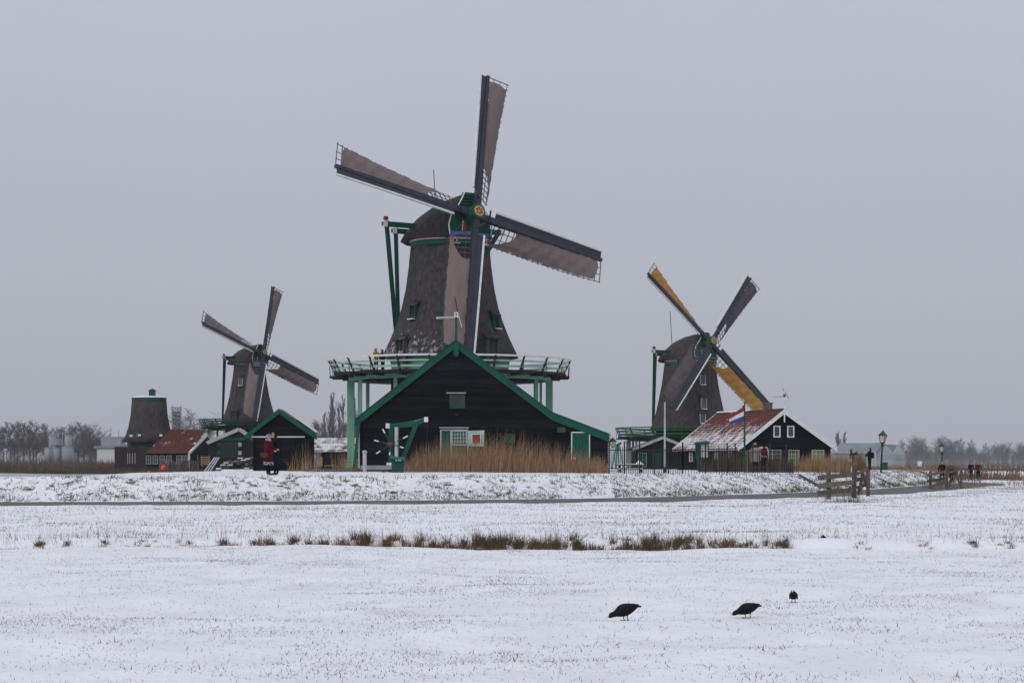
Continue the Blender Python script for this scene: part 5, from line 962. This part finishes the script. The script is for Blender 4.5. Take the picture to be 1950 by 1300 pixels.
# ------------------------------------------------------------------ people
def person(label, px, Y, foot, h, facing, pose, mats, extras=(), group=None):
    """one continuous skinned body; colour zones by height and limb. mats: coat, trousers, shoes, hair"""
    s = h / 1.75; J = {}
    def jn(n, p, r): J[n] = (Vector(p), r)
    st = pose.get('stride', 0.0); ln = pose.get('lean', 0.0)
    jn('pel', (0, 0, 0.93), 0.155); jn('bel', (0, -0.02 * 0 - ln * 0.3, 1.08), 0.150); jn('che', (0, -ln * 0.7, 1.30), 0.168); jn('sho', (0, -ln, 1.44), 0.125); jn('nek', (0, -ln - 0.01, 1.50), 0.058); jn('jaw', (0, -ln - 0.03 - pose.get('nod', 0) * 0.6, 1.60), 0.078); jn('hed', (0, -ln - 0.015 - pose.get('nod', 0), 1.67), 0.094); jn('crn', (0, -ln - 0.005 - pose.get('nod', 0), 1.735), 0.055)
    E = [('pel', 'bel'), ('bel', 'che'), ('che', 'sho'), ('sho', 'nek'), ('nek', 'jaw'), ('jaw', 'hed'), ('hed', 'crn')]
    for sd, sg in (('l', -1), ('r', 1)):
        fo = st * sg
        jn('hip' + sd, (0.095 * sg, 0, 0.86), 0.105); jn('kne' + sd, pose.get('kne' + sd, (0.10 * sg, -0.5 * fo - abs(fo) * 0.15, 0.48)), 0.070); jn('ank' + sd, pose.get('ank' + sd, (0.10 * sg, -fo, 0.09)), 0.048); a = J['ank' + sd][0]; jn('toe' + sd, (a.x + 0.02 * sg, a.y - 0.15, a.z - 0.05), 0.042)
        el = pose.get('elb' + sd, (0.26 * sg, 0.03 - ln * 0.5, 1.14)); wr = pose.get('wri' + sd, (0.27 * sg, -0.06 - ln * 0.5, 0.90))
        jn('shd' + sd, (0.185 * sg, -ln, 1.41), 0.076); jn('elb' + sd, el, 0.056); jn('wri' + sd, wr, 0.040); d = (Vector(wr) - Vector(el)).normalized(); jn('han' + sd, Vector(wr) + d * 0.08, 0.042); jn('fin' + sd, Vector(wr) + d * 0.16, 0.022); jn('thb' + sd, Vector(wr) + d * 0.08 + Vector((-0.05 * sg, -0.03, 0.0)), 0.016)
        E += [('pel', 'hip' + sd), ('hip' + sd, 'kne' + sd), ('kne' + sd, 'ank' + sd), ('ank' + sd, 'toe' + sd), ('sho', 'shd' + sd), ('shd' + sd, 'elb' + sd), ('elb' + sd, 'wri' + sd), ('wri' + sd, 'han' + sd), ('han' + sd, 'fin' + sd), ('han' + sd, 'thb' + sd)]
    keys = list(J); me = bpy.data.meshes.new('tmp'); me.from_pydata([tuple(J[k][0] * s) for k in keys], [(keys.index(a), keys.index(b)) for a, b in E], []); ob = bpy.data.objects.new('tmp', me); col.objects.link(ob)
    ob.modifiers.new('s', 'SKIN'); 
    for i, k in enumerate(keys): me.skin_vertices[0].data[i].radius = (J[k][1] * s,) * 2; me.skin_vertices[0].data[i].use_root = (k == 'pel')
    sb = ob.modifiers.new('d', 'SUBSURF'); sb.levels = 2; sb.render_levels = 2
    dg = bpy.context.evaluated_depsgraph_get(); me2 = bpy.data.meshes.new_from_object(ob.evaluated_get(dg)); bpy.data.objects.remove(ob)
    o = bpy.data.objects.new('person', me2); col.objects.link(o); me2.name = 'person'; me2.materials.clear()
    for m in (mats[0], mats[1], mats[2], 'skin', mats[3]): me2.materials.append(MATS[m])
    hz = J['hed'][0] * s; nk = J['nek'][0].z * s + 0.02; wl, wr_ = J['wril'][0] * s, J['wrir'][0] * s
    for p in me2.polygons:
        c = p.center; p.use_smooth = True
        if c.z > nk - 0.0:
            back = c.y > hz.y + 0.015; top = c.z > hz.z + 0.045 * s; p.material_index = 4 if (back or top) else 3
        elif min((c - wl).length, (c - wr_).length) < 0.2 * s and (min((c - (J['finl'][0] * s)).length, (c - (J['finr'][0] * s)).length) < 0.13 * s) and c.z > 0.6 * s: p.material_index = 3
        elif c.z < 0.13 * s and not pose.get('ride'): p.material_index = 2
        elif c.z < 0.88 * s or (pose.get('ride') and c.z < 0.98 * s): p.material_index = 1
        else: p.material_index = 0
    tag(o, label, 'person', group)
    # face: nose, eyes; hair or hat; clothing pieces
    hc = hz
    part('nose', 'skin', o, lambda b: b.lathe([(-0.02, 0.016 * s), (0.02, 0.008 * s)], 6, hc + Vector((0, -0.095 * s, -0.025 * s))))
    part('eyes', 'iron', o, lambda b: [b.box(hc + Vector((sg * 0.034 * s, -0.088 * s, 0.012 * s)), (0.022 * s, 0.02 * s, 0.012 * s)) for sg in (-1, 1)])
    for ex in extras:
        nm, m = ex[0], ex[1]
        if nm == 'hat': part('hat', m, o, lambda b: b.lathe([(-0.02 * s, 0.108 * s), (0.05 * s, 0.105 * s), (0.10 * s, 0.07 * s), (0.12 * s, 0.01)], 12, hc + Vector((0, 0.01, 0.01))), True)
        if nm == 'hair': part('hair', m, o, lambda b: b.loft([[hc + Vector((math.cos(t) * w * s, 0.02 + math.sin(t) * w * 0.8 * s + dy * s, z * s)) for t in np.linspace(0, 2 * PI, 12)[:-1]] for z, w, dy in ((0.085, 0.05, 0.02), (0.05, 0.103, 0.015), (-0.02, 0.108, 0.035), (-0.12, 0.10, 0.05), (-0.2, 0.07, 0.06))]), True)
        if nm == 'coat':
            lo_ = ex[2]; part('coat', m, o, lambda b: b.loft([[Vector((math.cos(t) * a_ * s, -ln * dl + math.sin(t) * b2 * s, z * s)) for t in np.linspace(0, 2 * PI, 17)[:-1]] for z, a_, b2, dl in ((lo_, 0.255, 0.20, 0), ((lo_ + 1.0) / 2, 0.225, 0.175, 0.1), (1.02, 0.195, 0.155, 0.25), (1.2, 0.20, 0.16, 0.5), (1.38, 0.20, 0.145, 0.9), (1.46, 0.12, 0.10, 1.0), (1.50, 0.08, 0.08, 1.0))]), True)
        if nm == 'skirt_hem': part('skirt_hem', m, o, lambda b: b.loft([[Vector((math.cos(t) * a_ * s, math.sin(t) * b2 * s, z * s)) for t in np.linspace(0, 2 * PI, 17)[:-1]] for z, a_, b2 in ((ex[2] - 0.11, 0.265, 0.21), (ex[2] + 0.02, 0.258, 0.205))]), True)
        if nm == 'backpack': part('backpack', m, o, lambda b: b.loft([[Vector((math.cos(t) * a_ * s, 0.22 * s - ln + math.sin(t) * b2 * s, z * s)) for t in np.linspace(0, 2 * PI, 13)[:-1]] for z, a_, b2 in ((0.98, 0.10, 0.06), (1.02, 0.16, 0.11), (1.2, 0.165, 0.12), (1.36, 0.15, 0.10), (1.44, 0.08, 0.05))]), True)
        if nm == 'bag': part('shoulder_bag', m, o, lambda b: (b.box(Vector((-0.26, 0.06, 0.86)) * s, (0.12 * s, 0.30 * s, 0.2 * s)), b.tube([Vector((-0.27, 0.05, 0.95)) * s, Vector((-0.20, -0.12, 1.3)) * s, Vector((0.1, -0.1, 1.47)) * s], 0.012, 4)))
        if nm == 'scarf': part('scarf', m, o, lambda b: b.tube([Vector((0.10 * math.cos(t), -ln + 0.09 * math.sin(t), 1.49 + 0.01 * math.sin(3 * t))) * s for t in np.linspace(0, 2 * PI, 12)], 0.045 * s, 6), True)
        if nm == 'camera': part('hand_camera', m, o, lambda b: b.box(ex[2] if not isinstance(ex[2], tuple) else Vector(ex[2]) * s, (0.10 * s, 0.05 * s, 0.08 * s)))
    o.location = (xat(px, Y), Y, foot); o.rotation_euler = (0, 0, facing); return o
gz = lambda px, Y: float(ground_z(np.array(xat(px, Y)), np.array(Y)))
person('visitor in long dark red coat and patterned headscarf, standing with a companion on the dike', 511, 83.0, gz(511, 83.0), 1.74, 1.25, dict(nod=0.03, elbr=(0.25, -0.12, 1.14), wrir=(0.12, -0.34, 1.10), elbl=(-0.26, -0.05, 1.14), wril=(-0.16, -0.30, 1.05)), ('cloth_red', 'cloth_black', 'cloth_brown', 'cloth_black'), (('coat', 'cloth_red', 0.56), ('skirt_hem', 'cloth_pattern', 0.56), ('hair', 'cloth_pattern'), ('scarf', 'cloth_pattern'), ('bag', 'cloth_brown')), 'couple on the dike')
person('visitor in black jacket looking down beside the red coat', 526, 83.6, gz(526, 83.6), 1.84, -0.9, dict(nod=0.06, lean=0.05, elbl=(-0.26, -0.1, 1.14), wril=(-0.1, -0.3, 1.10), elbr=(0.26, -0.1, 1.14), wrir=(0.08, -0.3, 1.12)), ('cloth_black', 'cloth_navy', 'cloth_black', 'hair_dark'), (('hair', 'hair_dark'), ('camera', 'iron', (0.0, -0.4, 1.15))), 'couple on the dike')
person('visitor in yellow jacket leaning on the big mill gallery rail', 716, 143.5, 8.55, 1.72, 0.6, dict(elbl=(-0.25, -0.15, 1.15), wril=(-0.18, -0.35, 1.12)), ('cloth_yellow', 'cloth_black', 'cloth_black', 'hair_dark'), (('hair', 'hair_dark'),), 'visitors on the mill gallery')
person('visitor in black clothes on the big mill gallery', 729, 144.5, 8.55, 1.70, -0.8, dict(lean=0.1), ('cloth_black', 'cloth_black', 'cloth_black', 'hair_dark'), (('hair', 'hair_dark'),), 'visitors on the mill gallery')
person('visitor in long beige hooded coat seen from behind by the iron fence', 1438, 112.5, gz(1438, 112.5), 1.66, PI - 0.2, dict(elbl=(-0.29, 0.02, 1.14), wril=(-0.33, -0.02, 0.90)), ('cloth_beige', 'cloth_black', 'cloth_brown', 'hair_dark'), (('coat', 'cloth_beige', 0.66), ('hat', 'cloth_beige')), 'pair by the iron fence')
person('visitor in pale jacket with a dark red backpack by the iron fence', 1454, 113.0, gz(1454, 113.0), 1.74, PI + 0.1, dict(elbr=(0.28, -0.02, 1.14)), ('cloth_grey', 'cloth_black', 'cloth_black', 'hair_dark'), (('hair', 'hair_dark'), ('backpack', 'cloth_maroon')), 'pair by the iron fence')
person('visitor in navy coat raising both hands to take a photo', 1622, 148, 1.40, 1.66, 1.1, dict(elbl=(-0.25, -0.24, 1.28), wril=(-0.10, -0.38, 1.5), elbr=(0.25, -0.24, 1.28), wrir=(0.10, -0.38, 1.5)), ('cloth_navy', 'cloth_black', 'cloth_black', 'hair_dark'), (('hair', 'hair_dark'), ('camera', 'iron', (0, -0.46, 1.56)), ('bag', 'cloth_grey')), 'visitors photographing near the lamp')
person('visitor in black with a dark backpack facing the one taking a photo', 1656, 148, 1.38, 1.76, -1.35, dict(elbl=(-0.24, -0.15, 1.15), wril=(-0.12, -0.36, 1.22), elbr=(0.24, -0.15, 1.15), wrir=(0.10, -0.36, 1.22)), ('cloth_black', 'cloth_black', 'cloth_black', 'hair_dark'), (('hair', 'hair_dark'), ('backpack', 'cloth_black')), 'visitors photographing near the lamp')
person('walker in dark coat left of the pair coming along the far path', 1794, 152, 0.42, 1.74, 0.1, dict(stride=0.18), ('cloth_black', 'cloth_black', 'cloth_black', 'hair_dark'), (('hair', 'hair_dark'),), 'walkers behind the far gate')
person('walker in brown coat with fair hair behind the far gate', 1812, 152, 0.42, 1.66, -0.1, dict(stride=0.15), ('cloth_brown', 'cloth_black', 'cloth_black', 'hair_fair'), (('hair', 'hair_fair'),), 'walkers behind the far gate')
def bicycle(label, px, Y, z, rz):
    o = local('bicycle', label, 'bicycle', 'bicycles on the far path')
    for y in (-0.52, 0.52):
        w = part('wheel', 'iron', o, lambda b: b.tube([(0, y + 0.33 * math.cos(t), 0.34 + 0.33 * math.sin(t)) for t in np.linspace(0, 2 * PI, 21)], 0.022, 5)); part('spokes', 'steel', w, lambda b: [b.beam((0, y, 0.34), (0, y + 0.32 * math.cos(t), 0.34 + 0.32 * math.sin(t)), 0.006, 0.006) for t in np.linspace(0, 2 * PI, 11)[:-1]])
    part('frame', 'iron', o, lambda b: [b.tube([p, q_], 0.018, 5) for p, q_ in (((0, 0.52, 0.34), (0, 0.1, 0.36)), ((0, 0.1, 0.36), (0, 0.2, 0.85)), ((0, 0.1, 0.36), (0, -0.38, 0.8)), ((0, 0.18, 0.8), (0, -0.38, 0.82)), ((0, -0.52, 0.34), (0, -0.36, 0.98)), ((0, 0.52, 0.34), (0, 0.18, 0.78)))])
    part('handlebar', 'iron', o, lambda b: b.tube([(-0.28, -0.2, 1.02), (-0.1, -0.36, 1.03), (0.1, -0.36, 1.03), (0.28, -0.2, 1.02)], 0.015, 5)); part('saddle', 'cloth_black', o, lambda b: b.loft([[Vector((x * w_, 0.2 + y, 0.9 + zz_)) for x, zz_ in ((-1, 0), (0, 0.03), (1, 0), (0, -0.03))] for y, w_ in ((-0.14, 0.02), (0, 0.06), (0.12, 0.09))]))
    o.location = (xat(px, Y), Y, z); o.rotation_euler = (0, 0, rz); return o
for px, Y, lab, mats_, lb2 in ((1848, 184, 'left of the two cyclists, in a dark grey jacket', ('cloth_black', 'cloth_navy', 'cloth_black', 'hair_dark'), 'bicycle under the left rider on the far path'), (1862, 178, 'right of the two cyclists, in a maroon jacket', ('cloth_maroon', 'cloth_black', 'cloth_black', 'hair_dark'), 'bicycle under the right rider on the far path')):
    bicycle(lb2, px, Y, 0.36, 0.06)
    person(lab, px, Y, 0.40, 1.76, 0.06, dict(ride=1, lean=0.10, knel=(-0.11, -0.30, 0.72), ankl=(-0.11, -0.12, 0.33), kner=(0.11, -0.24, 0.55), ankr=(0.11, -0.02, 0.12), elbl=(-0.28, -0.25, 1.16), wril=(-0.26, -0.30, 1.03), elbr=(0.28, -0.25, 1.16), wrir=(0.26, -0.30, 1.03)), mats_, (('hair', 'hair_dark'),), 'cyclists on the far path')

# ------------------------------------------------------------------ coots on the snow
def coot(label, px, py, Y, rz, feeding, sc_=1.0):
    o = local('coot', label, 'bird', 'coots on the snow')
    if feeding: prof_ = [(0.205, 0.172, 0.006, 0.008), (0.175, 0.163, 0.026, 0.03), (0.13, 0.143, 0.052, 0.055), (0.07, 0.124, 0.074, 0.075), (0.0, 0.114, 0.085, 0.082), (-0.05, 0.108, 0.079, 0.074), (-0.09, 0.096, 0.060, 0.055), (-0.12, 0.078, 0.042, 0.038), (-0.145, 0.066, 0.036, 0.032), (-0.17, 0.060, 0.037, 0.033), (-0.192, 0.054, 0.029, 0.027), (-0.207, 0.048, 0.012, 0.012)]
    else: prof_ = [(0.17, 0.135, 0.006, 0.01), (0.14, 0.128, 0.03, 0.03), (0.08, 0.118, 0.064, 0.066), (0.0, 0.112, 0.080, 0.088), (-0.07, 0.115, 0.074, 0.080), (-0.10, 0.135, 0.055, 0.055), (-0.118, 0.165, 0.040, 0.038), (-0.135, 0.188, 0.037, 0.035), (-0.158, 0.196, 0.028, 0.026), (-0.176, 0.192, 0.010, 0.010)]
    sd_ = 0.0 if feeding else 0.032
    bd = part('body', 'coot', o, lambda b: b.loft([[Vector((x, w * math.cos(t), z + h * math.sin(t) * (1.0 if math.sin(t) > 0 else 0.85))) for t in np.linspace(0, 2 * PI, 17)[:-1]] for x, z, h, w in prof_]), True)
    md = bd.modifiers.new('round', 'SUBSURF'); md.levels = 1; md.render_levels = 1
    hx, hz_ = (-0.203, 0.046) if feeding else (-0.168, 0.192); dz = -0.03 if feeding else -0.012
    part('bill', 'white', o, lambda b: b.tube([(hx + 0.012, 0, hz_ + 0.022), (hx - 0.008, 0, hz_ + 0.012), (hx - 0.038, 0, hz_ + dz)], [0.015, 0.016, 0.004], 6), True)
    part('eye', 'red', o, lambda b: [b.lathe([(-0.004, 0.001), (0, 0.005), (0.004, 0.001)], 6, (hx + 0.03, s * (0.028 if feeding else 0.033), hz_ + 0.012)) for s in (-1, 1)])
    part('tail', 'coot', o, lambda b: b.prism([(0.16, -0.025, 0.165 - sd_), (0.16, 0.025, 0.165 - sd_), (0.225, 0.014, 0.168 - sd_), (0.225, -0.014, 0.168 - sd_)], (0, 0, -0.018)))
    for s in (-1, 1):
        part('wing', 'coot', o, lambda b: b.loft([[Vector((x, s * (w + (0.006 if k else -0.006)), z - sd_)) for z, k in ((zc + hh_, 1), (zc - hh_, 1), (zc - hh_, 0), (zc + hh_, 0))] for x, w, zc, hh_ in ((-0.06, 0.066, 0.12, 0.03), (0.02, 0.078, 0.128, 0.042), (0.10, 0.060, 0.142, 0.032), (0.18, 0.022, 0.163, 0.010))]), True)
        lg = part('leg', 'stubble', o, lambda b: b.tube([(0.03 + 0.03 * s, 0.035 * s, 0.075), (0.02 + 0.03 * s, 0.035 * s, 0.035), (0.03 + 0.03 * s, 0.035 * s, -0.005)], [0.012, 0.006, 0.006], 6))
        part('foot', 'stubble', lg, lambda b: [b.prism([(0.03 + 0.03 * s, 0.035 * s - 0.004, 0.002), (0.03 + 0.03 * s - 0.055 * math.cos(a), 0.035 * s - 0.055 * math.sin(a) - 0.006, 0.002), (0.03 + 0.03 * s - 0.055 * math.cos(a), 0.035 * s - 0.055 * math.sin(a) + 0.006, 0.002), (0.03 + 0.03 * s, 0.035 * s + 0.004, 0.002)], (0, 0, 0.005)) for a in (-0.45, 0, 0.45)])
    x = xat(px, Y); o.location = (x, Y, float(ground_z(np.array(x), np.array(Y)))); o.rotation_euler = (0, 0, rz); o.scale = (sc_, sc_, sc_ * 1.14); return o
coot('black coot pecking the snow, leftmost of the three birds', 1188, 1181, 24.0, 0.12, True, 0.93)
coot('black coot pecking the snow, middle of the three birds', 1421, 1171, 24.8, -0.25, True, 0.86)
coot('small black coot facing the camera, rightmost of the three birds', 1511, 1144, 27.4, 1.35, False, 0.72)
coot('dark bird resting low behind the ditch bank on the right', 1568, 1036, 46.6, 1.2, False, 0.8).location.z -= 0.05

# ------------------------------------------------------------------ haze
hz_b = part('haze', 'snow', None, lambda b: b.prism([(-1300, -8, -1.4), (1300, -8, -1.4), (1300, 2300, -1.4), (-1300, 2300, -1.4)], (0, 0, 46.0)))
hm = bpy.data.materials.new('haze_air'); hm.use_nodes = True; ht = hm.node_tree; ht.nodes.clear(); ho = ht.nodes.new('ShaderNodeOutputMaterial'); hv_ = ht.nodes.new('ShaderNodeVolumePrincipled')
hv_.inputs['Color'].default_value = (0.90, 0.94, 1.0, 1); hv_.inputs['Density'].default_value = 0.00013; hv_.inputs['Anisotropy'].default_value = 0.0; ht.links.new(hv_.outputs[0], ho.inputs['Volume'])
hz_b.data.materials.clear(); hz_b.data.materials.append(hm); kind(hz_b, 'stuff', 'thin winter haze over the polder')
# unused tree prototypes
for k, v_ in protos.items():
    if k not in used_p:
        for ch in list(v_.children): bpy.data.objects.remove(ch)
        bpy.data.objects.remove(v_)
